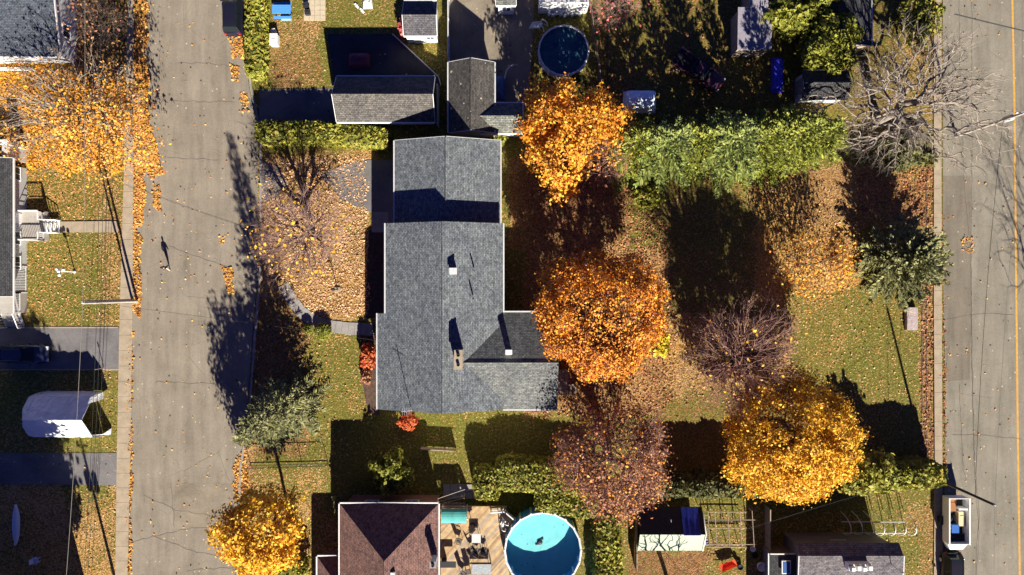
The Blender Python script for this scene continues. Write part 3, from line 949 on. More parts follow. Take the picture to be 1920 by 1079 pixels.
def gable_parts(root, x0, x1, y0, y1, ez, rz, axis, roofm, wallm, over=.35, th=.16, z0=-.1, hip=(0, 0), trims='eaves', gutter='trim', ridge_off=0.0, wallname='wall', roofname='roof'):
    """gabled or hipped block. x0..y1 are the eave lines."""
    rf = MB()
    if axis == 'y':
        xm = (x0 + x1) / 2 + ridge_off
        a, b = Vector((xm, y0 + hip[0], rz)), Vector((xm, y1 - hip[1], rz))
        c00, c10, c11, c01 = Vector((x0, y0, ez)), Vector((x1, y0, ez)), Vector((x1, y1, ez)), Vector((x0, y1, ez))
        polys = [[c00, a, b, c01], [c10, c11, b, a]]
        if hip[0]: polys.append([c00, c10, a])
        if hip[1]: polys.append([c11, c01, b])
        eaves = [(c00, c01), (c10, c11)]; rakes = []
        if hip[0]: eaves.append((c00, c10))
        else: rakes += [(c00, a), (c10, a)]
        if hip[1]: eaves.append((c01, c11))
        else: rakes += [(c01, b), (c11, b)]
        sl = (rz - ez) / ((x1 - x0) / 2)
    else:
        ym = (y0 + y1) / 2 + ridge_off
        a, b = Vector((x0 + hip[0], ym, rz)), Vector((x1 - hip[1], ym, rz))
        c00, c10, c11, c01 = Vector((x0, y0, ez)), Vector((x1, y0, ez)), Vector((x1, y1, ez)), Vector((x0, y1, ez))
        polys = [[c00, c10, b, a], [c01, a, b, c11]]
        if hip[0]: polys.append([c00, a, c01])
        if hip[1]: polys.append([c10, c11, b])
        eaves = [(c00, c10), (c01, c11)]; rakes = []
        if hip[0]: eaves.append((c00, c01))
        else: rakes += [(c00, a), (c01, a)]
        if hip[1]: eaves.append((c10, c11))
        else: rakes += [(c10, b), (c11, b)]
        sl = (rz - ez) / ((y1 - y0) / 2)
    rf.shell(polys, th)
    ro = rf.build(roofname, M[roofm], root)
    # ridge cap
    cp = MB(); cp.tube([a + Vector((0, 0, .01)), b + Vector((0, 0, .01))], .07, 6)
    for h_, e_ in ((hip[0], a), (hip[1], b)):
        pass
    cp.build('ridge_cap', M[roofm], ro, origin=root.location)
    # walls
    wl = MB()
    X0, X1, Y0, Y1 = x0 + over, x1 - over, y0 + over, y1 - over
    hw = ez + sl * over - th - .03
    pk = rz - th - .04
    wl.box(((X0 + X1) / 2, (Y0 + Y1) / 2, (z0 + hw) / 2), (X1 - X0, Y1 - Y0, hw - z0))
    if axis == 'y':
        for Y, hp in ((Y0, hip[0]), (Y1, hip[1])):
            if not hp:
                xm = (x0 + x1) / 2 + ridge_off
                q = .06 if Y == Y1 else -.06
                yi = Y - .12 if Y == Y1 else Y + .12
                t = [(X0, Y, hw), (X1, Y, hw), (xm, Y, pk), (X0, yi, hw), (X1, yi, hw), (xm, yi, pk)]
                wl.add(t, [(0, 1, 2), (5, 4, 3), (0, 3, 4, 1), (1, 4, 5, 2), (2, 5, 3, 0)])
    else:
        for X, hp in ((X0, hip[0]), (X1, hip[1])):
            if not hp:
                ym = (y0 + y1) / 2 + ridge_off
                xi = X - .12 if X == X1 else X + .12
                t = [(X, Y0, hw), (X, Y1, hw), (X, ym, pk), (xi, Y0, hw), (xi, Y1, hw), (xi, ym, pk)]
                wl.add(t, [(0, 1, 2), (5, 4, 3), (0, 3, 4, 1), (1, 4, 5, 2), (2, 5, 3, 0)])
    wl.build(wallname, M[wallm], root)
    def beam(mb, p, q, w, h, out):
        d = (q - p).normalized(); s = Vector((d.y, -d.x, 0))
        mid = (p + q) / 2
        cx, cy = (x0 + x1) / 2, (y0 + y1) / 2
        if s.dot(mid - Vector((cx, cy, mid.z))) < 0: s = -s
        o1 = s * .01; o2 = s * (w + .01)
        up = Vector((0, 0, .015)); dn = Vector((0, 0, -h))
        vs = [p + o1 + up, q + o1 + up, q + o2 + up, p + o2 + up, p + o1 + dn, q + o1 + dn, q + o2 + dn, p + o2 + dn]
        mb.add(vs, [(0, 1, 2, 3), (7, 6, 5, 4), (0, 4, 5, 1), (1, 5, 6, 2), (2, 6, 7, 3), (3, 7, 4, 0)])
    if trims:
        for p, q in eaves:
            g = MB(); beam(g, p, q, .12, .14, .1); g.build('gutter', M[gutter], root)
        if rakes:
            for p, q in rakes:
                g = MB(); beam(g, p, q, .05, .2, .05); g.build('rake_trim', M[gutter], root)
    return ro

def XY(px, py, z):
    p = W(px, py, z); return p.x, p.y
def chimney(parent, px0, py0, px1, py1, zb, zt, mat='brick', pots=2, cap='conc_grey'):
    x0, y1 = XY(px0, py0, zt); x1, y0 = XY(px1, py1, zt)
    mb = MB(); cx, cy = (x0 + x1) / 2, (y0 + y1) / 2
    mb.box((cx, cy, (zb + zt) / 2), (x1 - x0 - .1, y1 - y0 - .1, zt - zb))
    mb.box((cx, cy, zt + .05), (x1 - x0 + .04, y1 - y0 + .04, .1), mi=1)
    long_y = (y1 - y0) > (x1 - x0)
    for i in range(pots):
        t = (i + .5) / pots
        c = (cx, y0 + (y1 - y0) * t) if long_y else (x0 + (x1 - x0) * t, cy)
        mb.lathe((c[0], c[1], zt + .1), [(.15, 0), (.15, .22), (.1, .22), (.1, .05), (.001, .05)], 12, mi=2)
    return mb.build('chimney', [M[mat], M[cap], M['dark']], parent)

# ================================================================== BUILDINGS
def eave(px0, py0, px1, py1, z):
    """pixel rectangle of a roof edge at height z -> x0,x1,y0,y1 in metres"""
    a = W(px0, py1, z); b = W(px1, py0, z)
    return a.x, b.x, a.y, b.y

# ---- the large grey-roofed house in the middle
c = W(835, 520, 3)
house = thing('house', 'large house with blue-grey shingle roof and east wing in the middle of the picture', 'house', (c.x, c.y, 0))
ax0, ax1, ay0, ay1 = eave(740, 264, 938, 430, 3.7)
bx0, bx1, by0, _ = eave(723, 418, 942, 590, 5.0)
_, _, _, by1 = eave(723, 419, 942, 590, 5.0)
RIDX = W(829, 0, 7.0).x
cx0 = W(708, 0, 4.65).x
cy0 = W(0, 768, 4.65).y; cy1 = W(0, 581, 4.65).y
# garage block
gable_parts(house, ax0, ax1, by1 - .6, ay1, 3.7, 5.5, 'y', 'roof_main', 'siding_tan', wallname='garage_wall', roofname='garage_roof')
# tall block (north part): west eave 5.0, ridge 7.0
slope = (7.0 - 5.0) / (RIDX - bx0)
bx1 = RIDX + (RIDX - bx0)
rf = MB()
y_step = W(0, 588, 5).y
rf.shell([[(bx0, y_step, 5.0), (RIDX, y_step, 7.0), (RIDX, by1, 7.0), (bx0, by1, 5.0)],
          [(bx1, cy0, 5.0), (bx1, by1, 5.0), (RIDX, by1, 7.0), (RIDX, y_step, 7.0), (RIDX, cy0, 7.0)],
          [(cx0, cy0, 7.0 - slope * (RIDX - cx0)), (RIDX, cy0, 7.0), (RIDX, y_step, 7.0), (bx0, y_step, 5.0), (cx0, y_step, 7.0 - slope * (RIDX - cx0))]], .18)
rf.build('roof', M['roof_main'], house)
cp = MB(); cp.tube([(RIDX, cy0, 7.01), (RIDX, by1, 7.01)], .06, 6); cp.build('ridge_cap', M['roof_main'], house)
# the wing's roof
dz, drz = 4.65, 6.3
dx1 = W(1045, 0, dz).x
dyn, dys = W(0, 586, dz).y, cy0 + .02
dym = (dyn + dys) / 2
xin = RIDX + 1.0
wf = MB()
wf.shell([[(xin, dyn, dz), (dx1, dyn, dz), (dx1, dym, drz), (xin, dym, drz)], [(xin, dys, dz), (xin, dym, drz), (dx1, dym, drz), (dx1, dys, dz)]], .16)
wf.build('wing_roof', M['roof_main2'], house)
cp = MB(); cp.tube([(RIDX + 1.9, dym, drz + .01), (dx1, dym, drz + .01)], .06, 6); cp.build('ridge_cap', M['roof_main2'], house)
wl = MB(); o_ = .35
def pent(mb, xa, xb, y, th, hwa, hwb, xm, pk, along='x'):
    for s in (0, 1): pass
    yy = y + th
    t = [(xa, y, -.1), (xb, y, -.1), (xb, y, hwb), (xm, y, pk), (xa, y, hwa)]
    t2 = [(p[0], yy, p[2]) for p in t]
    if along == 'y':
        t = [(p[1], p[0], p[2]) for p in t]; t2 = [(p[1], p[0], p[2]) for p in t2]
    n = 5
    mb.add(t + t2, [tuple(range(n)), tuple(range(n, 2 * n))[::-1]] + [(i, n + i, n + (i + 1) % n, (i + 1) % n) for i in range(n)])
wl.box(((bx0 + bx1) / 2, (by1 - o_ + y_step) / 2, 2.38), (bx1 - bx0 - 2 * o_, by1 - o_ - y_step, 4.9))
wl.box(((cx0 + bx1) / 2, (cy0 + y_step) / 2 + o_ / 2, 2.2), (bx1 - cx0 - 2 * o_, y_step - cy0 - o_, 4.54))
wl.box(((bx1 + dx1) / 2 - .6, (dyn + dys) / 2, 2.2), (dx1 - bx1 - o_ + 1, dyn - dys - 2 * o_ - .02, 4.54))
pent(wl, bx0 + o_, bx1 - o_, by1 - o_ - .15, .16, 4.83, 4.83, RIDX, 6.76)
pent(wl, cx0 + o_, bx1 - o_, cy0 + o_ - .01, .16, 4.47, 4.83, RIDX, 6.76)
pent(wl, dys + o_ + .01, dyn - o_ - .01, dx1 - o_ - .15, .16, 4.47, 4.47, dym, 6.08, 'y')
wl.build('wall', M['siding_tan'], house)
for p, q in [((bx0, y_step), (bx0, by1)), ((bx1, dyn), (bx1, by1))]:
    g = MB(); g.box((p[0] + (-.07 if p[0] < RIDX else .07), (p[1] + q[1]) / 2, 4.95), (.13, abs(q[1] - p[1]), .14)); g.build('gutter', M['trim'], house)
g = MB(); g.box((cx0 - .07, (cy0 + y_step) / 2, 4.6), (.13, y_step - cy0, .14)); g.build('gutter', M['trim'], house)
g = MB(); g.box(((bx1 + dx1) / 2, dys - .07, dz - .05), (dx1 - bx1, .13, .14)); g.build('gutter', M['trim'], house)
g = MB(); g.box(((bx1 + dx1) / 2 + .05, dyn + .07, dz - .05), (dx1 - bx1 - .1, .13, .14)); g.build('gutter', M['trim'], house)
chimney(house, 852, 657, 867, 693, 6.0, 8.1, 'siding_tan', 2, 'conc')
def vent_pipe(parent, px, py, zb, zt, r=.07):
    x, y = XY(px, py, zt); m = MB(); m.tube([(x, y, zb), (x, y, zt)], r, 8); m.build('vent_pipe', M['dark'], parent)
vent_pipe(house, 889, 508, 6.2, 7.0); vent_pipe(house, 887, 560, 6.2, 7.1)
vb = MB(); x, y = XY(850, 509, 7.2); vb.box((x, y, 6.98), (.55, .5, .7)); vb.box((x, y, 7.36), (.7, .62, .06)); vb.build('roof_vent', M['trim'], house)
vb = MB(); x, y = XY(954, 661, 6.9); vb.box((x, y, 6.4), (.5, .35, .9)); vb.box((x, y, 6.89), (.62, .45, .06)); vb.build('roof_vent', M['white'], house)
am = MB(); x, y = XY(768, 766, 6.6); am.tube([(x, y, 4.5), (x, y, 8.6)], .035, 6); am.tube([(x - .5, y, 8.3), (x + .5, y + .1, 8.3)], .02, 5)
for k in range(5): am.tube([(x - .4 + k * .2, y - .35, 8.32), (x - .4 + k * .2, y + .35, 8.32)], .012, 4)
am.build('antenna', M['galv'], house)
for (yy, ww) in ((3.6, 1.8), (0.4, 1.2)):
    window(house, (bx0 + o_, yy, 1.6), '-x', ww, 1.2); window(house, (bx0 + o_, yy, 3.9), '-x', ww, 1.0)
    window(house, (bx1 - o_, yy - 1, 1.6), '+x', ww, 1.2)
window(house, (cx0 + o_, -6, 1.6), '-x', 1.6, 1.2); window(house, (cx0 + o_, -9, 1.6), '-x', 1.2, 1.2)
for xx in (-12, -8.5, -3, 1): window(house, (xx, cy0 + o_ - .02, 1.6), '-y', 1.4, 1.2)
window(house, (-9, cy0 + o_ - .02, 3.8), '-y', 1.2, .9)
window(house, (dx1 - o_, -7, 1.7), '+x', 1.5, 1.3)
door(house, (cx0 + o_, -3.6, 0), '-x'); door(house, (ax0 + .35, 7.4, 0), '-x', 2.6, 2.2, 'white'); door(house, (dx1 - o_, -9.5, .4), '+x')
# small east porch with steps
pr = MB(); pcx, pcy = XY(1056, 722, .8)
pr.box((pcx, pcy + .3, .35), (1.1, 2.4, .7))
for i in range(3): pr.box((pcx + .75 + i * .25, pcy - .5, .26 - i * .13 + .1), (.26, 1.0, .5 - i * .2))
for yy in (pcy - .85, pcy + 1.45):
    pr.box((pcx + .5, yy, 1.2), (.08, .08, 1.0)); pr.box((pcx, yy, 1.68), (1.1, .06, .06))
pr.build('porch', M['wood'], house)

# ---- garage with dark north slope, north of the house
x0, x1, y0, y1 = eave(631, 144, 815, 229, 2.6)
g2 = thing('garage', 'long garage with sunny tan-grey south roof and dark north slope above the middle house', 'garage', ((x0 + x1) / 2, (y0 + y1) / 2, 0))
gable_parts(g2, x0, x1, y0, y1, 2.6, 4.4, 'x', 'roof_garage', 'siding', gutter='white')
window(g2, (x0 + 4, y0 + .35, 1.4), '-y', 1.4, .9); window(g2, (x0 + 7, y0 + .35, 1.4), '-y', 1.4, .9); door(g2, (x0 + 1.6, y0 + .35, 0), '-y', mat='white'); door(g2, (x0 + .35, (y0 + y1) / 2, 0), '-x', 2.5, 2.1, 'white')
# ---- little shed, top centre
x0, x1, y0, y1 = eave(757, 3, 819, 67, 2.3)
sh = thing('shed', 'small grey-roofed shed with white front beside a pink bush at the top', 'shed', ((x0 + x1) / 2, (y0 + y1) / 2, 0))
gable_parts(sh, x0, x1, y0, y1, 2.3, 3.2, 'x', 'roof_shed', 'white', over=.12, gutter='white')
window(sh, ((x0 + x1) / 2 + .9, y0 + .12, 1.4), '-y', .7, .6); door(sh, ((x0 + x1) / 2 - .3, y0 + .12, 0), '-y', 1.1, 1.9, 'white')
# ---- brown-grey roofed house with its wing, between driveway and garage
x0, x1, y0, y1 = eave(841, 117, 927, 249, 2.9)
h2 = thing('garage', 'brown-grey shingled building with leaf-specked roof and pale side wing beside the tan driveway', 'garage', ((x0 + x1) / 2, (y0 + y1) / 2, 0))
gable_parts(h2, x0, x1, y0, y1, 2.9, 4.15, 'y', 'roof_brown', 'siding', over=.25, gutter='trim')
ex0, ex1, ey0, ey1 = eave(905, 194, 980, 250, 2.75)
gable_parts(h2, x1 - 1.4, ex1, ey0, ey1, 2.75, 3.65, 'x', 'roof_speck', 'siding', over=.25, gutter='white', wallname='wing_wall', roofname='wing_roof')
window(h2, (ex1 - .25, (ey0 + ey1) / 2, 1.5), '+x', 1.0, .9); window(h2, (x1 - .25, y1 - 2, 1.5), '+x', 1.2, 1.0); door(h2, ((x0 + x1) / 2, y1 - .25, 0), '+y', 2.4, 2.1, 'white')
window(h2, (ex1 - 1.5, ey0 + .25, 1.5), '-y', 1.0, .9)
# ---- reddish-brown hipped house at the bottom
x0, x1, y0, y1 = eave(637, 945, 822, 1330, 4.0)
apx, apy = XY(727, 1053, 6.6)
h3 = thing('house', 'house with reddish-brown hipped roof and small square chimney at the bottom', 'house', ((x0 + x1) / 2, (y0 + y1) / 2, 0))
gable_parts(h3, x0, x1, y0, y1, 4.0, 6.6, 'y', 'roof_red', 'brick', hip=(4.5, y1 - apy), gutter='white')
lx0, lx1, ly0, ly1 = eave(595, 1044, 668, 1300, 2.9)
rf = MB(); hh = 1.5
rf.shell([[(lx0, ly1, 2.9), (x0 + .3, ly1, 2.9), (x0 + .3, ly1 - 2.6, 2.9 + hh), (lx0 + 2.6, ly1 - 2.6, 2.9 + hh)][:4],
          [(lx0, ly0, 2.9), (lx0, ly1, 2.9), (lx0 + 2.6, ly1 - 2.6, 2.9 + hh), (lx0 + 2.6, ly0, 2.9 + hh)],
          [(lx0 + 2.6, ly0, 2.9 + hh), (lx0 + 2.6, ly1 - 2.6, 2.9 + hh), (x0 + .3, ly1 - 2.6, 2.9 + hh), (x0 + .3, ly0, 2.9 + hh)]], .15)
rf.build('wing_roof', M['roof_red'], h3)
wl = MB(); wl.box(((lx0 + x0) / 2 + .2, (ly0 + ly1) / 2 - .2, 1.35), (x0 - lx0, ly1 - ly0 - .6, 2.7)); wl.build('wing_wall', M['brick'], h3)
g = MB(); g.box((lx0 - .07, (ly0 + ly1) / 2, 2.84), (.13, ly1 - ly0, .14)); g.box(((lx0 + x0) / 2, ly1 + .07, 2.84), (x0 - lx0, .13, .14)); g.build('gutter', M['white'], h3)
chimney(h3, 806, 1053, 818, 1065, 4.3, 6.0, 'siding', 1)
vb = MB(); x, y = XY(736, 1078, 6.4); vb.box((x, y, 6.2), (.4, .4, .5)); vb.build('roof_vent', M['trim'], h3)
window(h3, ((x0 + x1) / 2 - 2, y1 - .35, 2.6), '+y', 1.2, 1.0); window(h3, ((x0 + x1) / 2 + 2, y1 - .35, 2.6), '+y', 1.2, 1.0)
door(h3, (x1 - .35, -31, .6), '+x'); window(h3, (x1 - .35, -26, 2.6), '+x', 1.2, 1.0)
# ---- purple-grey roofed house at the bottom right
x0, x1, y0, y1 = eave(1493, 1022, 1686, 1260, 4.0)
M['siding_dark'] = mottled('mauve_siding', (0.16, 0.15, 0.17), 0.12, 2, 0.7, 0.0, 20)
h4 = thing('house', 'house with purple-grey roof and wide cream chimney row at the bottom right', 'house', ((x0 + x1) / 2, (y0 + y1) / 2, 0))
ry = W(0, 1043, 4.75).y; ny_ = W(0, 1019, 4.0).y
rf = MB(); rf.shell([[(x0, ny_, 4.0), (x1, ny_, 4.0), (x1, ry, 4.75), (x0, ry, 4.75)], [(x0, ry, 4.75), (x1, ry, 4.75), (x1, y0, 4.0), (x0, y0, 4.0)]], .18); rf.build('roof', M['roof_lilac'], h4)
wl = MB(); wl.box(((x0 + x1) / 2, (y0 + ny_) / 2, 1.9), (x1 - x0 - .7, ny_ - y0 - .8, 3.9)); wl.build('wall', M['siding_dark'], h4)
for xx in (x0 - .06, x1 + .06):
    g = MB(); g.box((xx, (y0 + ry) / 2, 4.36), (.1, .1, .1)); g.add([(xx - .05, y0, 4.02), (xx + .05, y0, 4.02), (xx + .05, ry, 4.77), (xx - .05, ry, 4.77), (xx - .05, y0, 3.85), (xx + .05, y0, 3.85), (xx + .05, ry, 4.6), (xx - .05, ry, 4.6)], [(0, 1, 2, 3), (7, 6, 5, 4), (0, 4, 5, 1), (2, 6, 7, 3), (1, 5, 6, 2), (3, 7, 4, 0)]); g.build('rake_trim', M['trim'], h4)
ch = MB(); a = W(1592, 1071, 5.6); b = W(1635, 1059, 5.6)
ch.box(((a.x + b.x) / 2, (a.y + b.y) / 2, 5.0), (b.x - a.x, b.y - a.y, 1.1))
for i in range(4): ch.box((a.x + (i + .5) * (b.x - a.x) / 4, (a.y + b.y) / 2 + (.05 if i % 2 else -.05), 5.75), (.4, .42 + .1 * (i % 2), .4), taper=.8)
ch.build('chimney', M['white'], h4)
am = MB(); x, y = XY(1679, 1065, 5.4); am.tube([(x, y, 4.7), (x, y, 6.6)], .04, 6); am.lathe((x, y, 6.6), [(.12, 0), (.1, .1), (.001, .15)], 8); am.build('antenna', M['galv'], h4)
lx0, lx1, ly0, ly1 = eave(1444, 1040, 1500, 1200, 3.0)
rf = MB(); rf.shell([[(lx0, ly0, 2.7), (lx1 + .5, ly0, 3.3), (lx1 + .5, ly1, 3.3), (lx0, ly1, 2.7)]], .15); rf.build('wing_roof', M['roof_dark'], h4)
wl = MB(); wl.box(((lx0 + lx1) / 2 + .4, (ly0 + ly1) / 2, 1.2), (lx1 - lx0, ly1 - ly0 - .5, 2.5)); wl.build('wing_wall', M['siding_dark'], h4)
g = MB(); g.box((lx0 - .05, (ly0 + ly1) / 2, 2.68), (.1, ly1 - ly0, .12)); g.box(((lx0 + lx1) / 2, ly1 + .05, 3.0), (lx1 - lx0, .1, .12)); g.build('gutter', M['white'], h4)
sk = MB(); a = W(1474, 1064, 3.2); sk.box((a.x, a.y, 3.2), (.9, 1.3, .14)); skf = sk.build('skylight', M['white'], h4)
sk = MB(); sk.box((a.x, a.y, 3.28), (.7, 1.1, .03)); sk.build('pane', plain('skylight_glass', (.06, .12, .3), .1), skf, origin=h4.location)
window(h4, ((x0 + x1) / 2, y1 - .35, 2.6), '+y', 1.4, 1.0); window(h4, (x1 - .35, y1 - 3, 2.4), '+x', 1.2, 1.0)
# ---- left house with the white front porch
x0, x1, y0, y1 = eave(-230, 297, 24, 556, 2.7)
h5 = thing('house', 'dark-roofed house with pale front wall and white railed porch at the left edge', 'house', ((x0 + x1) / 2, (y0 + y1) / 2, 0))
gable_parts(h5, x0, x1, y0, y1, 2.7, 4.9, 'y', 'roof_dark', 'siding', over=.55, gutter='white')
wx = x1 - .55
ns = MB(); t = W(35, 268, 2); ns.box((wx - .3, (y1 + t.y) / 2, 1.3), (.55, t.y - y1, 2.7)); ns.build('screen_wall', M['siding'], h5)
ds = MB(); ds.box((wx - .3, t.y - .1, 2.72), (.95, .5, .12)); ds.tube([(wx + .1, t.y - .3, 2.6), (wx + .1, t.y - .3, .1)], .06, 6); ds.build('downspout', M['white'], h5)
for yy in (11.5, 5.0, 2.5): window(h5, (wx, yy, 1.6), '+x', 1.2, 1.2)
door(h5, (wx, 7.0, .75), '+x', 1.0, 2.0, 'white')
def rail(mb, p, q, z, h=.95, step=.16):
    p = Vector(p); q = Vector(q); L = (q - p).length; n = max(1, int(L / 1.4))
    for i in range(n + 1):
        c_ = lerp(p, q, i / n); mb.box((c_.x, c_.y, z + h / 2), (.11, .11, h))
    d = (q - p).normalized(); ang = math.atan2(d.y, d.x); m_ = (p + q) / 2
    mb.box((m_.x, m_.y, z + h - .02), (L, .11, .07), ang); mb.box((m_.x, m_.y, z + .14), (L, .06, .06), ang)
    k = int(L / step)
    for i in range(1, k):
        c_ = lerp(p, q, i / k); mb.box((c_.x, c_.y, z + h / 2 + .04), (.035, .035, h - .2), ang)
def deck(parent, x0, x1, y0, y1, z, boards='y', mat='conc', name='porch_floor'):
    mb = MB()
    w_ = .14
    if boards == 'y':
        n = int((x1 - x0) / w_)
        for i in range(n): mb.box((x0 + (i + .5) * (x1 - x0) / n, (y0 + y1) / 2, z - .02), ((x1 - x0) / n - .008, y1 - y0, .04))
    else:
        n = int((y1 - y0) / w_)
        for i in range(n): mb.box(((x0 + x1) / 2, y0 + (i + .5) * (y1 - y0) / n, z - .02), (x1 - x0, (y1 - y0) / n - .008, .04))
    mb.box(((x0 + x1) / 2, (y0 + y1) / 2, (z - .06) / 2), (x1 - x0 - .06, y1 - y0 - .06, z - .08))
    return mb.build(name, M[mat], parent)
M['deck_grey'] = mottled('grey_painted_boards', (0.36, 0.33, 0.3), .12, 3, .7, 0, 14)
px0_, _, py0_, _ = eave(36, 452, 83, 396, .8); _, px1_, _, py1_ = eave(36, 452, 83, 396, .8)
py1_ = W(0, 396, .8).y; py0_ = W(0, 452, .8).y
deck(h5, wx + .02, px1_, py0_, py1_, .75, 'y', 'deck_grey')
r_ = MB()
rail(r_, (wx + .1, py1_ - .06, 0), (px1_ - .06, py1_ - .06, 0), .75); rail(r_, (wx + .1, py0_ + .06, 0), (px1_ - .06, py0_ + .06, 0), .75)
sy1, sy0 = W(0, 413, .6).y, W(0, 437, .6).y
rail(r_, (px1_ - .06, py1_ - .06, 0), (px1_ - .06, sy1, 0), .75); rail(r_, (px1_ - .06, py0_ + .06, 0), (px1_ - .06, sy0, 0), .75)
r_.build('porch_railing', M['white'], h5)
st = MB()
for i in range(4): st.box((px1_ + .15 + i * .28, (sy0 + sy1) / 2, .6 - i * .16), (.27, sy1 - sy0 - .1, .05))
for yy in (sy0, sy1):
    for i in range(5): st.box((px1_ + .05 + i * .28, yy, .62 - i * .14 + .35), (.07, .07, .8))
    st.tube([(px1_, yy, 1.45), (px1_ + 1.2, yy, .85)], .05, 6)
    st.box((px1_ + .55, yy, .3), (1.1, .06, .3))
st.build('porch_steps', M['white'], h5)
# side deck with steps, south end
dx0_, dx1_, dy0_, dy1_ = eave(-60, 548, 38, 588, 1.0)
sd = thing('side_deck', 'white railed deck with steps down to the dark driveway at the left edge', 'deck', ((dx0_ + dx1_) / 2, (dy0_ + dy1_) / 2, 0))
deck(sd, dx0_, dx1_, dy0_, dy1_ - .0, .9, 'x', 'deck_grey', 'deck_floor')
r_ = MB(); wxx = dx1_ + .55
rail(r_, (dx1_ - .06, dy0_ + .06, 0), (dx1_ - .06, dy1_ - .06, 0), .9); rail(r_, (dx1_ - 1.0, dy1_ - .06, 0), (dx1_ - .06, dy1_ - .06, 0), .9)
r2_ = MB(); rail(r2_, (dx1_ - 2.4, dy0_ + .06, 0), (dx1_ - 4.5, dy0_ + .06, 0), .9); r2_.build('railing', M['white'], sd)
rail(r_, (dx1_ - .06, dy1_ - .06, 0), (dx1_ - .06, dy1_ + 2.6, 0), .0, 1.9)
r_.build('railing', M['white'], sd)
st = MB(); sx0, sx1 = dx1_ - 2.1, dx1_ - .3
for i in range(5): st.box(((sx0 + sx1) / 2, dy0_ - .15 - i * .28, .75 - i * .16), (sx1 - sx0, .27, .05))
st.build('steps', M['deck_grey'], sd)
for xx in (sx0, sx1):
    st = MB()
    st.tube([(xx, dy0_, 1.75), (xx, dy0_ - 1.5, .95)], .055, 6); st.tube([(xx, dy0_ - 1.5, .95), (xx, dy0_ - 1.5, 0)], .05, 6)
    for i in range(5): st.box((xx, dy0_ - .1 - i * .3, 1.2 - i * .16), (.04, .04, .8))
    st.add([(xx - .03, dy0_, .9), (xx + .03, dy0_, .9), (xx + .03, dy0_ - 1.5, .05), (xx - .03, dy0_ - 1.5, .05), (xx - .03, dy0_, .6), (xx + .03, dy0_, .6), (xx + .03, dy0_ - 1.2, 0), (xx - .03, dy0_ - 1.2, 0)],
           [(0, 1, 2, 3), (4, 7, 6, 5), (0, 4, 5, 1), (1, 5, 6, 2), (2, 6, 7, 3), (3, 7, 4, 0)])
    st.build('handrail', M['white'], sd)
# ---- top left house
x0, x1, y0, y1 = eave(-260, -160, 112, 106, 3.0)
h6 = thing('house', 'blue-grey roofed house streaked with branch shadows in the top left corner', 'house', ((x0 + x1) / 2, (y0 + y1) / 2, 0))
gable_parts(h6, x0, x1, y0, y1, 3.0, 4.2, 'x', 'roof_blue', 'siding', over=.3, gutter='white')
window(h6, (x1 - .3, y0 + 3, 1.6), '+x', 1.2, 1.1); window(h6, (x1 - .3, y0 + 7, 1.6), '+x', 1.2, 1.1); door(h6, (x0 + 12, y0 + .3, .1), '-y', mat='white')
r_ = MB(); rail(r_, (x0 + 8, y0 - .5, 0), (W(55, 0, 1).x, y0 - .5, 0), .1)
r_.build('porch_railing', M['white'], h6)
# ---- house off to the lower left, only its shadow reaches the picture
def plainhouse(px0, py0, px1, py1, ez, rz, axis, label, roofm='roof_dark', hip=(0, 0)):
    x0, x1, y0, y1 = eave(px0, py0, px1, py1, ez)
    h = thing('house', label, 'house', ((x0 + x1) / 2, (y0 + y1) / 2, 0))
    gable_parts(h, x0, x1, y0, y1, ez, rz, axis, roofm, 'siding', hip=hip)
    window(h, ((x0 + x1) / 2, y1 - .35, 1.6), '+y'); window(h, (x1 - .35, (y0 + y1) / 2, 1.6), '+x'); door(h, (x1 - .35, y0 + 3, 0), '+x')
    return h
plainhouse(-160, 1128, 100, 1400, 5.4, 7.2, 'x', 'dark-roofed house beyond the lower left corner whose shade covers the lawn')
# ---- flat lilac-grey roofs at the top right, in shade
x0, x1, y0, y1 = eave(1383, 15, 1447, 93, 2.6)
s1 = thing('shed', 'flat mauve-grey shed roof in the shade left of the yellow-green bushes', 'shed', ((x0 + x1) / 2, (y0 + y1) / 2, 0))
mb = MB(); mb.shell([[(x0, y0, 2.55), (x1, y0, 2.55), (x1, y1, 2.75), (x0, y1, 2.75)]], .14); a = W(1405, -40, 2.7); b = W(1440, 20, 2.7)
mb.shell([[(a.x, y1, 2.8), (b.x, y1, 2.8), (b.x, a.y, 2.9), (a.x, a.y, 2.9)]], .14)
mb.build('roof', plain('felt_roof', (0.24, 0.22, 0.26), .8, var=.2), s1)
mb = MB(); mb.box(((x0 + x1) / 2, (y0 + y1) / 2, 1.15), (x1 - x0 - .3, y1 - y0 - .3, 2.5)); mb.box(((a.x + b.x) / 2, (y1 + a.y) / 2, 1.2), (b.x - a.x - .3, a.y - y1, 2.6)); mb.build('wall', M['wood'], s1)
door(s1, ((x0 + x1) / 2, y0 + .15, 0), '-y')
x0, x1, y0, y1 = eave(1505, 133, 1590, 185, 2.2)
s2 = thing('shed', 'dark navy shed roof under the yellow-green bush and bare grey tree', 'shed', ((x0 + x1) / 2, (y0 + y1) / 2, 0))
gable_parts(s2, x0, x1, y0, y1, 2.2, 2.9, 'x', 'roof_dark', 'siding', over=.15, gutter='dark')
door(s2, (x0 + .15, (y0 + y1) / 2, 0), '-x', 1.6, 1.9)
x0, x1, y0, y1 = eave(1556, -60, 1634, 86, 2.3)
s3 = thing('shed', 'narrow dark shed behind the yellow-green bush at the top edge', 'shed', ((x0 + x1) / 2, (y0 + y1) / 2, 0))
gable_parts(s3, x0, x1, y0, y1, 2.3, 3.0, 'y', 'roof_dark', 'wood', over=.15, gutter='trim')
door(s3, ((x0 + x1) / 2, y0 + .15, 0), '-y', 1.6, 1.9)
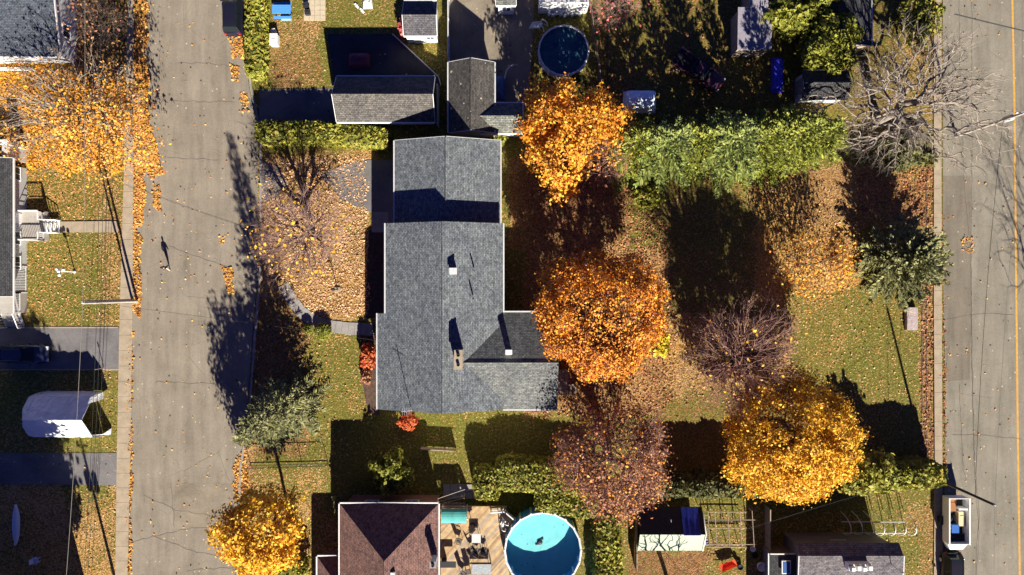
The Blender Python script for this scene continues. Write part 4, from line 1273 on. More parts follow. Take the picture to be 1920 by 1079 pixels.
# ---- white corner of a building at the top edge and white pool deck
x0, x1, y0, y1 = eave(930, -60, 990, 14, 2.8)
s4 = thing('house', 'white trimmed building corner at the top edge above the tan driveway', 'house', ((x0 + x1) / 2, (y0 + y1) / 2, 0))
s4r = gable_parts(s4, x0, x1 - 1.2, y0 + .2, y1 + 3, 2.8, 3.6, 'x', 'roof_speck', 'white', over=.2, gutter='white')
window(s4, (x0 + 1, y0 + .4, 1.5), '-y', .8, .8)

# ---- winter shelter: white tarp over hoops, left
def tarp_shelter():
    x0, x1, y0, y1 = eave(68, 738, 176, 824, 1.6)
    t = thing('tarp_shelter', 'white tarpaulin car shelter with wrinkled blue-grey north side on the left lawn', 'shelter', ((x0 + x1) / 2, (y0 + y1) / 2, 0))
    prof = [(0, 0.0), (.02, 1.0), (.05, 1.75), (.1, 1.98), (.3, 2.8), (.5, 3.6), (.7, 2.8), (.9, 1.98), (.95, 1.75), (.98, 1.0), (1, 0.0)]
    nx = 30
    vs = []; fs = []
    m_ = len(prof)
    for i in range(nx + 1):
        u = i / nx
        sag = .06 * abs(math.sin(u * math.pi * 5))
        for j, (v, z) in enumerate(prof):
            wr = .05 * (vnoise(i * .9, j * 2.1) - .5) * 2
            vs.append((x0 + (x1 - x0) * u, y0 + (y1 - y0) * v + wr * .6, max(0, z - sag * (1 if 1 < j < m_ - 2 else 0) + wr * (1 if z > 0 else 0))))
    for i in range(nx):
        for j in range(m_ - 1): fs.append((i * m_ + j, (i + 1) * m_ + j, (i + 1) * m_ + j + 1, i * m_ + j + 1))
    mb = MB(); mb.add(vs, fs, 0)
    mb.build('cover', M['tarp'], t)
    mb = MB()                                       # closed west end, bulging
    b_ = [(x0, y0 + (y1 - y0) * v, z) for v, z in prof]; c_ = [(x0 - .75, y0 + (y1 - y0) * (.5 + (v - .5) * .95), min(z * .92, 2.5)) for v, z in prof]
    vs = b_ + c_
    mb.add(vs, [(i, i + 1, m_ + i + 1, m_ + i) for i in range(m_ - 1)] + [tuple(range(m_, 2 * m_))])
    mb.build('end_panel', M['tarp'], t)
    mb = MB()                                       # flap tied open at the east door
    mb.add([(x1, y1 - .1, 0), (x1 + .5, y1 + .1, .05), (x1 + .4, y1 - .1, 1.5), (x1, y1 - .3, 2.2), (x1, y1 - .9, 2.6), (x1 + .1, y1 - .8, .0)], [(0, 1, 2, 3), (3, 2, 4), (0, 3, 4, 5)])
    mb.build('door_flap', M['tarp'], t); mb = MB()
    mb.add([(x1, y0 + .1, 0), (x1 + .8, y0 + .1, .05), (x1 + .6, y0 + .4, 1.1), (x1, y0 + .5, 2.0), (x1 + .9, y0 + .8, .1)], [(0, 1, 2, 3), (1, 4, 2)])
    mb.build('door_flap', M['tarp'], t)
    mb = MB()
    for u in (0.01, .25, .5, .75, .99):
        x = x0 + (x1 - x0) * u
        mb.tube([(x, y0 + (y1 - y0) * (v * .96 + .02), max(0, z - .12)) for v, z in prof], .03, 6)
    mb.build('frame', M['galv'], t)
mt = NM('white_tarpaulin', .45); n_ = mt.noise(2.2, 4, .6, mt.mapping((.35, 2.2, 1), (0, 0, .7)), 1.2)
mt.col(mt.ramp(mt.noise(1.2, 4, .6), [(.35, (.62, .64, .66)), (.65, (.78, .8, .82))])); mt.bump(n_, .16); M['tarp'] = mt.m
tarp_shelter()
mb = MB(); p = W(195, 690)
mb.tube([(p.x, p.y, 0), (p.x, p.y, 1.5)], .035, 6); mb.box((p.x, p.y, 1.35), (.12, .02, .25))
tag(mb.build('driveway_marker', M['wood'], origin=p), 'thin marker stake at the driveway edge near the left sidewalk', 'stake')

# ---- second tarp shelter, bottom right of centre: green/white cloth with black and blue tarps on top
def small_shelter():
    x0, x1, y0, y1 = eave(1197, 953, 1318, 1035, 2.0)
    t = thing('tarp_shelter', 'garden shelter with pale green south side and black and blue tarps on its north side', 'shelter', ((x0 + x1) / 2, (y0 + y1) / 2, 0))
    ym = W(0, 1003, 2.9).y
    def side(nm, ya, za, yb, zb, xa, xb, mat, sag=.08, off=0):
        nx, ny = 18, 6; vs = []
        for i in range(nx + 1):
            for j in range(ny + 1):
                u, v = i / nx, j / ny
                vs.append((xa + (xb - xa) * u, ya + (yb - ya) * v, za + (zb - za) * v - sag * math.sin(v * 3.14) * abs(math.sin(u * 9)) + off + .03 * (vnoise(i * 1.1, j * 1.3) - .5)))
        m_ = MB(); m_.add(vs, [(i * (ny + 1) + j, (i + 1) * (ny + 1) + j, (i + 1) * (ny + 1) + j + 1, i * (ny + 1) + j + 1) for i in range(nx) for j in range(ny)], 0, True)
        m_.build(nm, mat, t)
    side('south_cover', y0, 1.7, ym, 2.9, x0, x1, mottled('pale_green_cloth', (.3, .35, .26), .15, 2, .7, 0, 8))
    side('north_cover', ym, 2.9, y1, 1.6, x0, x1, mottled('black_tarp', (.025, .025, .03), .4, 3, .6, .02, 9))
    xb0, xb1 = W(1280, 0, 2.5).x, W(1312, 0, 2.5).x
    side('blue_tarp', ym - .05, 2.93, y1, 1.7, xb0, xb1, mottled('blue_tarp', (.02, .035, .3), .3, 3, .5, .03, 9), .05, .05)
    m_ = MB()
    for x in (x0 + .1, (x0 + x1) / 2, x1 - .1):
        for y, z in ((y0 + .1, 1.6), (y1 - .1, 1.5)): m_.tube([(x, y, 0), (x, y, z)], .05, 6)
        m_.tube([(x, y0 + .1, 1.6), (x, ym, 2.8), (x, y1 - .1, 1.5)], .045, 6)
    m_.tube([(x1 + .05, y0, 1.75), (x1 + .05, ym, 2.95), (x1 + .05, y1 - .5, 1.9)], .07, 6)
    m_.build('frame', M['white'], t)
    m_ = MB(); m_.box(((x0 + x1) / 2, y0 + .12, .8), (x1 - x0 - .3, .04, 1.6)); m_.build('side_cloth', mottled('side_cloth', (.45, .5, .42), .15, 2, .7, 0, 8), t)
small_shelter()

# ================================================================== POOLS
def pool(px, py, rpx, h, label, water, rimw=.16, wz=None, liner=(0.03, .2, .5)):
    zc = h
    c_ = W(px, py, zc); r = rpx * U * (1 - zc / CAM_H)
    t = thing('pool', label, 'pool', (c_.x, c_.y, 0))
    m_ = MB(); m_.lathe((c_.x, c_.y, 0), [(r, -.05), (r, h), (r - .03, h), (r - .03, .05)], 48, cap=False); m_.build('wall', [plain('pool_wall', liner, .5)], t)
    m_ = MB(); m_.lathe((c_.x, c_.y, 0), [(r - rimw * .6, h), (r - rimw * .6, h + .04), (r + rimw * .4, h + .04), (r + rimw * .4, h)], 20, cap=False)
    for k in range(20):
        a = 2 * math.pi * k / 20
        m_.box((c_.x + r * math.cos(a), c_.y + r * math.sin(a), h / 2 + .04), (.14, .2, h + .06), a)
    m_.build('rim', M['white'], t)
    wz = h - .25 if wz is None else wz
    vs = [(c_.x, c_.y, wz)]; n = 48
    for q in range(1, 13):
        for k in range(n):
            rr_ = (r - .04) * q / 12
            a = 2 * math.pi * k / n
            vs.append((c_.x + rr_ * math.cos(a), c_.y + rr_ * math.sin(a), wz + .02 * (vnoise(q * .9, k * .5) - .5)))
    fs = [(0, 1 + k, 1 + (k + 1) % n) for k in range(n)]
    for q in range(11):
        for k in range(n): fs.append((1 + q * n + k, 1 + (q + 1) * n + k, 1 + (q + 1) * n + (k + 1) % n, 1 + q * n + (k + 1) % n))
    m_ = MB(); m_.add(vs, fs, 0, True); m_.build('cover' if water[0] == 'c' else 'water', water[1], t)
    return t, c_, r
wm = NM('dark_pool_water', .12); wm.b.inputs['Specular IOR Level'].default_value = .6
wm.col(wm.ramp(wm.noise(.9, 5, .7), [(.35, (.01, .05, .1)), (.6, (.04, .11, .14)), (.75, (.1, .15, .14))])); wm.bump(wm.noise(5, 2, .5), .01)
pool_a, ca, ra = pool(1057, 95, 47, 1.3, 'round pool of dark blue water with white rim at the top', ('w', wm.m), liner=(.35, .37, .4))
m_ = MB(); m_.lathe((ca.x - .0, ca.y - .1, 1.06), [(.001, .08), (.12, .06), (.14, 0)], 10); m_.build('float', M['white'], pool_a)
cm = NM('turquoise_cover', .5)
v_ = cm.vor(3.3); sp = cm.n.new("ShaderNodeSeparateColor"); cm.l.new(v_.outputs["Color"], sp.inputs[0])
pk = cm.math('MULTIPLY', cm.math('LESS_THAN', sp.outputs[0], .10), cm.math('LESS_THAN', v_.outputs["Distance"], .2))
cm.col(cm.mix(pk, cm.ramp(cm.noise(1.0, 3, .5), [(.3, (.13, .47, .5)), (.7, (.17, .55, .56))]), (.04, .1, .08)))
pool_b, cb, rb = pool(1018, 1033, 72, 2.0, 'large round pool with turquoise floor half in blue shade at the bottom', ('c', cm.m), .2, .38, (.03, .3, .62))
m_ = MB(); q = W(1012, 1017, .4); m_.lathe((q.x, q.y, .4), [(.3, 0), (.28, .06), (.14, .1), (.001, .12)], 10); m_.box((q.x + .2, q.y + .3, .44), (.4, .12, .05), .5); m_.box((q.x - .25, q.y - .2, .44), (.4, .1, .05), .2); m_.build('pool_cleaner', M['dark'], pool_b)
def ladder(px, py, ang, z, label, L=1.4, name='pool_ladder'):
    c_ = W(px, py, z); t = thing(name, label, 'ladder', (c_.x, c_.y, 0), ang)
    m_ = MB()
    for s in (-.33, .33):
        m_.tube([(-L * .6, s, 0), (-L * .1, s, z), (-L * .05, s, z + .75), (L * .12, s, z + .85), (L * .25, s, z + .7), (L * .3, s, z - .1)], .05, 8)
    m_.build('rail', M['white'], t, local=True)
    m_ = MB()
    for i in range(5): m_.box((-L * .55 + i * .13 * L, 0, .12 + i * z * .21), (.2, .66, .05))
    m_.build('step', M['white'], t, local=True)
ladder(1014, 48, R(-32), 1.5, 'white ladder over the left rim of the dark blue pool', 1.9)
ladder(945, 984, R(-28), 1.7, 'white ladder between the timber deck and the turquoise pool', 1.2)

# pool deck at the very top
x0, x1, y0, y1 = eave(1010, -40, 1104, 12, 1.9)
pd = thing('pool_deck', 'white slatted platform at the top edge above the dark blue pool', 'deck', ((x0 + x1) / 2, (y0 + y1) / 2, 0))
deck(pd, x0, x1, y0, y1, 1.9, 'x', 'white', 'platform')
r_ = MB(); rail(r_, (x0 + .1, y0 + .1, 0), (x1 - .1, y0 + .1, 0), 1.9, .6); r_.build('railing', M['white'], pd)
mb = MB(); rng = random.Random(3)
for i in range(9):
    p = W(1030 + i * 7.2, 28 + rng.uniform(-3, 3), .3); mb.box((p.x, p.y, .3), (.35, .25, .3 + .2 * rng.random()), rng.uniform(0, 1))
tag(mb.build('planter_row', M['white'], origin=W(1058, 28)), 'row of small white planters between the white platform and the dark pool', 'planters')

# ================================================================== TIMBER DECK at the bottom
dm = NM('timber_decking', .75); g_ = dm.n.new("ShaderNodeNewGeometry")
dm.col(dm.mix(1.0, dm.ramp(g_.outputs["Random Per Island"], [(0, (.5, .33, .17)), (.3, (.36, .24, .14)), (.55, (.56, .4, .22)), (.8, (.42, .33, .24))], 'CONSTANT'), dm.ramp(dm.noise(1.6, 4, .65), [(.35, (.7, .7, .72)), (.65, (1.1, 1.08, 1.05))]), 'MULTIPLY')); M['deckwood'] = dm.m
dk = thing('timber_deck', 'timber deck with diagonal boards beside the turquoise pool', 'deck', W(880, 1020))
def diag_deck(poly, z, ang, name):
    P = [W(*p, z) for p in poly]
    base = MB(); base.prism([(p.x, p.y) for p in P], z - .3, z - .05); 
    d = Vector((math.cos(ang), math.sin(ang))); n = Vector((-d.y, d.x))
    lo = min(p.x * n.x + p.y * n.y for p in P); hi = max(p.x * n.x + p.y * n.y for p in P)
    k = int((hi - lo) / .15)
    m_ = MB()
    for i in range(k):
        for e in (0,):
            s0, s1 = lo + i * .15, lo + i * .15 + .138
            # clip board band against polygon
            def clip(pl, nn, lim, sg):
                out = []
                for a, b in zip(pl, pl[1:] + pl[:1]):
                    da, db = (a.x * nn.x + a.y * nn.y - lim) * sg, (b.x * nn.x + b.y * nn.y - lim) * sg
                    if da >= 0: out.append(a)
                    if (da > 0) != (db > 0) and abs(da - db) > 1e-9: out.append(a + (b - a) * (da / (da - db)))
                return out
            pl = clip([Vector((p.x, p.y)) for p in P], n, s0, 1)
            if len(pl) > 2: pl = clip(pl, n, s1, -1)
            if len(pl) > 2: m_.prism([(p.x, p.y) for p in pl], z - .045, z + .002 * (i % 3))
    ob = m_.build(name, M['deckwood'], dk); base.build('deck_frame', M['wood'], dk)
diag_deck([(826, 950), (950, 950), (950, 962), (972, 975), (960, 990), (948, 1010), (946, 1045), (955, 1075), (955, 1110), (826, 1110)], .9, R(48), 'deck_boards')
def prail(a, b, z=.9, h=.9):
    r_ = MB(); rail(r_, W(*a, z), W(*b, z), z, h); r_.build('deck_railing', M['white'], dk)
prail((828, 957), (876, 957)); prail((921, 957), (946, 955)); prail((946, 955), (966, 972))
# teal canopy swing
def canopy():
    c_ = W(851, 970, 2.4)
    t = thing('canopy_swing', 'swing seat under a teal cloth canopy on the timber deck', 'swing', (c_.x, c_.y, .9))
    m_ = MB(); w_, d_ = 1.25, .72; hs = 1.35
    vs = []
    for i in range(9):
        for j in range(7):
            u, v = i / 8, j / 6
            vs.append(((u - .5) * 2 * w_, (v - .5) * 2 * d_, hs + .18 * math.sin(v * 3.14) - .05 * abs(math.sin(u * 2 * 3.14)) - (.2 if v in (0, 1) else 0)))
    m_.add(vs, [(i * 7 + j, (i + 1) * 7 + j, (i + 1) * 7 + j + 1, i * 7 + j + 1) for i in range(8) for j in range(6)])
    m_.build('canopy', mottled('teal_cloth', (.08, .35, .33), .15, 2, .8, 0, 9), t, local=True)
    m_ = MB()
    for s in (-1, 1):
        m_.tube([(s * w_, -.8, 0), (s * (w_ - .05), 0, hs), (s * w_, .8, 0)], .035, 6)
    m_.tube([(-w_, 0, hs), (w_, 0, hs)], .03, 6)
    for y in (-.3, .35): m_.tube([(-w_ + .1, y, hs - .05), (-w_ + .25, y, .45)], .012, 4); m_.tube([(w_ - .1, y, hs - .05), (w_ - .25, y, .45)], .012, 4)
    m_.build('frame', M['white'], t, local=True)
    m_ = MB(); m_.box((0, 0, .45), (1.9, .55, .1)); m_.box((0, .33, .75), (1.9, .1, .5)); m_.build('seat', M['siding'], t, local=True)
canopy()
M['wicker'] = plain('grey_brown_wicker', (.11, .09, .08), .8)
def lounge_chair(px, py, ang, label, mat, group='garden chairs on the timber deck', z=.9):
    c_ = W(px, py, z); t = thing('garden_chair', label, 'chair', (c_.x, c_.y, z), ang, group)
    m_ = MB(); m_.box((0, 0, .42), (.5, .5, .06)); m_.build('seat', mat, t, local=True)
    m_ = MB(); m_.add([(-.25, .25, .42), (.25, .25, .42), (.25, .42, 1.0), (-.25, .42, 1.0), (-.25, .3, .42), (.25, .3, .42), (.25, .47, 1.0), (-.25, .47, 1.0)], [(0, 1, 2, 3), (7, 6, 5, 4), (0, 4, 5, 1), (3, 2, 6, 7), (0, 3, 7, 4), (1, 5, 6, 2)]); m_.build('backrest', mat, t, local=True)
    for sx in (-.23, .23):
        for sy in (-.22, .24):
            m_ = MB(); m_.tube([(sx, sy, 0), (sx, sy, .42)], .02, 6); m_.build('leg', M['dark'], t, local=True)
    m_ = MB()
    for sx in (-.28, .28): m_.box((sx, .02, .63), (.05, .5, .04)); m_.box((sx, -.2, .5), (.03, .03, .26))
    m_.build('armrest', M['dark'], t, local=True)
for i, (px, py, a, lab) in enumerate([
    (896, 1031, 2.6, 'dark garden chair beside the grey folded parasol'), (908, 1028, 2.9, 'dark garden chair nearest the turquoise pool'),
    (885, 1026, 2.2, 'dark garden chair left of the pair on the timber deck'), (862, 1012, 1.2, 'dark garden chair by the wooden divider of the timber deck'),
    (878, 1070, .2, 'dark garden chair at the glass table'), (869, 1073, .9, 'dark garden chair at the bottom edge by the glass table')]):
    lounge_chair(px, py, a, lab, M['wicker'])
def parasol(px, py, label):
    c_ = W(px, py, .9); t = thing('parasol', label, 'parasol', (c_.x, c_.y, .9))
    m_ = MB(); m_.tube([(0, 0, 0), (0, 0, 2.3)], .03, 8); m_.build('pole', M['wood'], t, local=True)
    m_ = MB(); m_.lathe((0, 0, 0), [(.3, 0), (.3, .08), (.05, .12)], 12); m_.build('base', M['dark'], t, local=True)
    m_ = MB(); n = 16; prof = [(.05, 2.35), (.13, 2.1), (.2, 1.6), (.28, 1.1), (.33, .95)]
    vs = [(r * (1 + .3 * (k % 2)) * math.cos(6.283 * k / n), r * (1 + .3 * (k % 2)) * math.sin(6.283 * k / n), z) for r, z in prof for k in range(n)]
    m_.add(vs, [(i * n + k, i * n + (k + 1) % n, (i + 1) * n + (k + 1) % n, (i + 1) * n + k) for i in range(len(prof) - 1) for k in range(n)] + [tuple(range(n))])
    m_.build('canopy', mottled('brown_cloth', (.16, .11, .09), .2, 3, .9, 0, 10), t, local=True)
parasol(886, 985, 'folded brown parasol between the teal canopy and the pool')
def gtable(px, py, w_, d_, label, top, z=.9):
    c_ = W(px, py, z + .72); t = thing('garden_table', label, 'table', (c_.x, c_.y, z))
    m_ = MB(); m_.box((0, 0, .72), (w_, d_, .04)); m_.build('tabletop', top, t, local=True)
    for sx in (-1, 1):
        for sy in (-1, 1):
            m_ = MB(); m_.tube([(sx * (w_ / 2 - .08), sy * (d_ / 2 - .08), 0), (sx * (w_ / 2 - .08), sy * (d_ / 2 - .08), .7)], .025, 6); m_.build('leg', M['dark'], t, local=True)
gtable(903, 1068, 1.9, 1.0, 'rectangular glass garden table with dark frame at the bottom edge', plain('pale_glass', (.35, .38, .4), .2, var=.2))
gtable(893, 1010, .9, .9, 'square grey garden table below the folded parasol', M['galv'])
mb = MB(); p = W(900, 1055, 1.3); mb.box((p.x, p.y, 1.5), (2.3, .12, .12)); mb.tube([(p.x - 1.1, p.y, .9), (p.x - 1.1, p.y, 1.5)], .04, 6); mb.tube([(p.x + 1.1, p.y, .9), (p.x + 1.1, p.y, 1.5)], .04, 6)
tag(mb.build('arbour_beam', M['dark'], origin=(p.x, p.y, .9)), 'dark beam on two posts above the glass table', 'beam')
mb = MB(); p = W(836, 1056, 1.5); mb.box((p.x + .25, p.y, 1.9), (1.6, .6, .1)); mb.box((p.x - .2, p.y, 1.35), (.5, .5, .9)); tag(mb.build('barbecue', M['dark'], origin=(p.x, p.y, .9)), 'black barbecue with side shelf against the reddish-brown house', 'barbecue')
# pot plants/box by the deck top
mb = MB(); rng = random.Random(9)
for i in range(6):
    p = W(834 + i * 7, 946, .3); mb.box((p.x, p.y, .25), (.3, .25, .3 + .3 * rng.random()), rng.uniform(0, 1))
tag(mb.build('planter_row', M['conc_grey'], origin=W(850, 946)), 'row of grey planters behind the teal canopy', 'planters')

# ================================================================== VEHICLES
def vehicle(name, label, cat, px, py, ang, paint, L=4.7, Wd=1.85, H=1.6, kind='suv', group=None, roofcol=None):
    """nose along +x of its own frame"""
    c_ = W(px, py, 0); t = thing(name, label, cat, (c_.x, c_.y, .01), ang, group)
    def loft(secs, ncap=True):
        """secs: (x, halfwidth, zlow, ztop, shoulder)"""
        vs = []; m_ = 10
        for x, hw, zl, zt, sh in secs:
            p = [(-hw * .94, zl), (-hw, zl + .12), (-hw, (zl + zt) * .5), (-hw * sh, zt - .07), (-hw * sh * .86, zt)]
            for y, z in p: vs.append((x, y, z))
            for y, z in p[::-1]: vs.append((x, -y, z))
        fs = []
        for i in range(len(secs) - 1):
            for j in range(m_):
                k = (j + 1) % m_
                fs.append((i * m_ + j, i * m_ + k, (i + 1) * m_ + k, (i + 1) * m_ + j))
        fs.append(tuple(range(m_))[::-1]); fs.append(tuple(range((len(secs) - 1) * m_, len(secs) * m_)))
        return vs, fs
    h = Wd / 2; b = .92 * H / 1.6
    m_ = MB()
    if kind == 'pickup':
        secs = [(-L / 2, h * .93, .45, b, .95), (-L / 2 + .1, h * .98, .35, b + .05, .96), (L * .05, h, .3, b + .06, .95), (L * .3, h, .3, b + .04, .92), (L / 2 - .25, h * .93, .32, b - .08, .88), (L / 2, h * .78, .4, b - .25, .85)]
    else:
        secs = [(-L / 2, h * .82, .45, b - .1, .88), (-L / 2 + .12, h * .95, .32, b + .02, .9), (-L * .25, h, .28, b + .06, .9), (L * .2, h, .28, b + .03, .9), (L / 2 - .5, h * .96, .3, b - .1, .86), (L / 2 - .12, h * .84, .32, b - .2, .84), (L / 2, h * .66, .42, b - .32, .84)]
    vs, fs = loft(secs); m_.add(vs, fs, 0, True)
    body = m_.build('body', paint, t, local=True)
    # glasshouse and roof
    if kind == 'pickup': g0, g1, r0, r1 = -.12 * L, .24 * L, -.08 * L, .12 * L
    elif kind == 'suv': g0, g1, r0, r1 = -.47 * L, .24 * L, -.41 * L, .1 * L
    else: g0, g1, r0, r1 = -.36 * L, .22 * L, -.22 * L, .07 * L
    def cabin(z0, z1, gi, ri, wi, wr):
        return [(g0 + gi, -h * wi, z0), (g1 - gi, -h * wi, z0), (g1 - gi, h * wi, z0), (g0 + gi, h * wi, z0),
                (r0 + ri, -h * wr, z1), (r1 - ri, -h * wr, z1), (r1 - ri, h * wr, z1), (r0 + ri, h * wr, z1)]
    FS = [(4, 5, 6, 7), (0, 1, 5, 4), (1, 2, 6, 5), (2, 3, 7, 6), (3, 0, 4, 7)]
    m_ = MB(); m_.add(cabin(b - .02, H - .05, 0, 0, .88, .7), FS); m_.build('glass', M['carglass'], t, local=True)
    m_ = MB()
    x0, x1, w_ = r0, r1, h * .72
    for i in range(9):
        pass
    vs = []; nx, ny = 8, 8
    for i in range(nx + 1):
        for j in range(ny + 1):
            u, v = i / nx * 2 - 1, j / ny * 2 - 1
            vs.append(((x0 + x1) / 2 + u * (x1 - x0) / 2 * (1 - .05 * v ** 4), v * w_ * (1 - .05 * u ** 4), H - .02 - .05 * u ** 4 - .045 * v ** 4))
    m_.add(vs, [(i * 9 + j, (i + 1) * 9 + j, (i + 1) * 9 + j + 1, i * 9 + j + 1) for i in range(8) for j in range(8)], 0, True)
    for s in (-1, 1):
        for xa, xb in ((g1, r1), (g0, r0)):
            m_.tube([(xa, s * h * .875, b), (xb, s * h * .7, H - .05)], .035, 5)
        m_.tube([((g0 + g1) / 2, s * h * .88, b), ((r0 + r1) / 2, s * h * .7, H - .05)], .035, 5)
        if kind == 'suv': m_.tube([(x0 + .2, s * w_ * .85, H + .03), (x1 - .3, s * w_ * .85, H + .03)], .02, 5)
    m_.build('roof', roofcol or paint, t, local=True)
    if kind == 'pickup':
        m_ = MB(); m_.box((-L * .31, 0, b + .075), (L * .34, Wd * .82, .02)); m_.build('bed_liner', M['black'], t, local=True)
        m_ = MB()
        for s in (-1, 1): m_.box((-L * .31, s * Wd * .45, b + .1), (L * .36, .09, .08))
        m_.box((-L * .495, 0, b + .1), (.07, Wd * .9, .08)); m_.build('tailgate', paint, t, local=True)
    for sx in (-.31, .31):
        for s in (-1, 1):
            m_ = MB(); m_.tube([(sx * L, s * (h - .2), .34), (sx * L, s * (h + .01), .34)], .34, 20); w = m_.build('wheel', M['black'], t, local=True)
            m_ = MB(); m_.tube([(sx * L, s * (h), .34), (sx * L, s * (h + .025), .34)], .2, 14); m_.build('rim', M['galv'], w, local=True)
    for s in (-1, 1):
        m_ = MB(); m_.box((L / 2 - .12, s * h * .62, b - .27), (.2, .36, .14)); m_.build('headlight', M['lamp'], t, local=True)
        m_ = MB(); m_.box((-L / 2 + .02, s * h * .72, b - .12), (.1, .22, .26)); m_.build('tail_light', M['redlens'], t, local=True)
        m_ = MB(); m_.box((g1 - .35, s * (h + .09), b + .08), (.12, .22, .15), taper=.85); m_.build('mirror', paint, t, local=True)
    m_ = MB(); m_.box((L / 2 - .06, 0, .42), (.16, Wd * .8, .18)); m_.build('bumper', M['dark'], t, local=True)
    m_ = MB(); m_.box((-L / 2 + .02, 0, .46), (.14, Wd * .84, .18)); m_.build('bumper', M['dark'], t, local=True)
    return t
M['carglass'] = plain('car_glass', (.012, .016, .02), .05, var=.1)
M['lamp'] = plain('clear_lens', (.6, .62, .65), .15, var=.05)
M['redlens'] = plain('red_lens', (.35, .02, .02), .3, var=.05)
def paint(name, c): return plain(name, c, .28, .2, .05, coat=.8)
P_black = paint('blue_black_paint', (.014, .014, .028)); P_navy = paint('navy_paint', (.035, .045, .09)); P_plum = paint('maroon_paint', (.09, .028, .04)); P_dark = paint('near_black_paint', (.02, .018, .024))
vehicle('parked_car', 'black sport utility car parked on the leafy kerb at the top of the left street', 'car', 443, 25, R(90), P_black, 5.0, 2.0, 1.75)
vehicle('parked_car', 'navy car parked in the shaded driveway at the left edge', 'car', 54, 663, 0, P_navy, 4.9, 1.9, 1.55)
vehicle('pickup_truck', 'dark maroon pickup truck parked askew in deep shade north of the spruces', 'pickup truck', 1306, 137, R(-34), P_plum, 5.6, 2.0, 1.8, 'pickup')
vehicle('parked_car', 'dark plum car hitched to the loaded trailer at the bottom right kerb', 'car', 1777, 1086 - 12, R(-90), P_dark, 4.8, 1.9, 1.6)
# trailer with its load
def trailer():
    c_ = W(1779, 968, 0); t = thing('trailer', 'white box trailer full of household things by the right kerb', 'trailer', (c_.x, c_.y, 0))
    L, w_ = 4.6, 2.0
    m_ = MB(); m_.box((0, 0, .6), (w_, L, .1)); m_.build('floor', M['dark'], t, local=True)
    m_ = MB()
    for s in (-1, 1): m_.box((s * w_ / 2, 0, 1.15), (.07, L, 1.1))
    m_.box((0, L / 2, 1.15), (w_, .07, 1.1)); m_.box((0, -L / 2, 1.15), (w_, .07, 1.1))
    for s in (-1, 1): m_.box((s * (w_ / 2 + .02), 0, 1.71), (.14, L + .1, .06))
    m_.build('side_panel', M['white'], t, local=True)
    m_ = MB(); m_.add([(-w_ / 2, -L / 2 - .04, .6), (w_ / 2, -L / 2 - .04, .6), (w_ / 2 - .35, -L / 2 - .75, .6), (-w_ / 2 + .35, -L / 2 - .75, .6), (-w_ / 2, -L / 2 - .04, 1.45), (w_ / 2, -L / 2 - .04, 1.45), (w_ / 2 - .35, -L / 2 - .7, 1.2), (-w_ / 2 + .35, -L / 2 - .7, 1.2)],
        [(0, 3, 2, 1), (4, 5, 6, 7), (0, 1, 5, 4), (1, 2, 6, 5), (2, 3, 7, 6), (3, 0, 4, 7)]); m_.build('nose_box', M['galv'], t, local=True)
    m_ = MB(); m_.tube([(-.5, -L / 2 - .7, .5), (0, -L / 2 - 1.7, .5), (.5, -L / 2 - .7, .5)], .05, 6); m_.build('drawbar', M['dark'], t, local=True)
    for s in (-1, 1):
        m_ = MB(); m_.tube([(s * (w_ / 2 + .05), -.2, .33), (s * (w_ / 2 + .26), -.2, .33)], .33, 18); m_.build('wheel', M['black'], t, local=True)
        m_ = MB(); m_.box((s * (w_ / 2 + .17), -.2, .72), (.28, .9, .05)); m_.build('mudguard', M['dark'], t, local=True)
    return c_
tc = trailer()
rng = random.Random(11)
for i, (lab, nm, dx, dy, dz, sx, sy, sz, colr) in enumerate([
    ('brown wooden cupboard lying in the trailer at its street end', 'cupboard', -.45, 1.5, .9, .8, 1.2, .5, (.3, .13, .05)),
    ('white folded table standing across the trailer load', 'folded_table', .45, 1.2, 1.3, .9, .12, .9, (.75, .75, .75)),
    ('pale yellow chest in the right half of the trailer', 'chest', .55, .1, .95, .6, 1.4, .5, (.6, .5, .3)),
    ('blue crate in the middle of the trailer load', 'crate', -.1, -.9, 1.0, .7, .8, .5, (.03, .12, .4)),
    ('black bag slumped beside the blue crate in the trailer', 'bag', -.6, .1, .95, .5, 1.0, .55, (.015, .015, .02)),
    ('white bucket between black bag and blue crate in the trailer', 'bucket', -.55, -.7, .98, .4, .4, .5, (.7, .72, .72)),
    ('dark box at the hitch end of the trailer', 'box', .1, -1.75, .85, 1.5, .6, .4, (.02, .02, .025))]):
    m_ = MB(); x, y, z = tc.x + dx, tc.y + dy, .66 + sz / 2
    if nm == 'bucket': m_.lathe((x, y, .66), [(.13, 0), (.2, .5), (.18, .5), (.12, .05), (.001, .05)], 14)
    elif nm == 'bag':
        m_.lathe((x, y, .66), [(.3, 0), (.38, .2), (.3, .45), (.12, .58), (.001, .6)], 12)
    else:
        m_.box((x, y, z), (sx, sy, sz), rng.uniform(-.12, .12)); m_.box((x, y, z + sz / 2 + .03), (sx + .05, sy + .05, .05), 0)
        if nm in ('chest', 'cupboard'): m_.box((x, y - sy / 2 - .03, z), (.2, .03, .05)); m_.box((x, y + sy * .2, z + sz / 2 + .07), (sx * .7, .08, .04))
    tag(m_.build(nm, plain(nm + '_mat_%d' % i, colr, .6), origin=(x, y, .66)), lab, nm.replace('_', ' '))

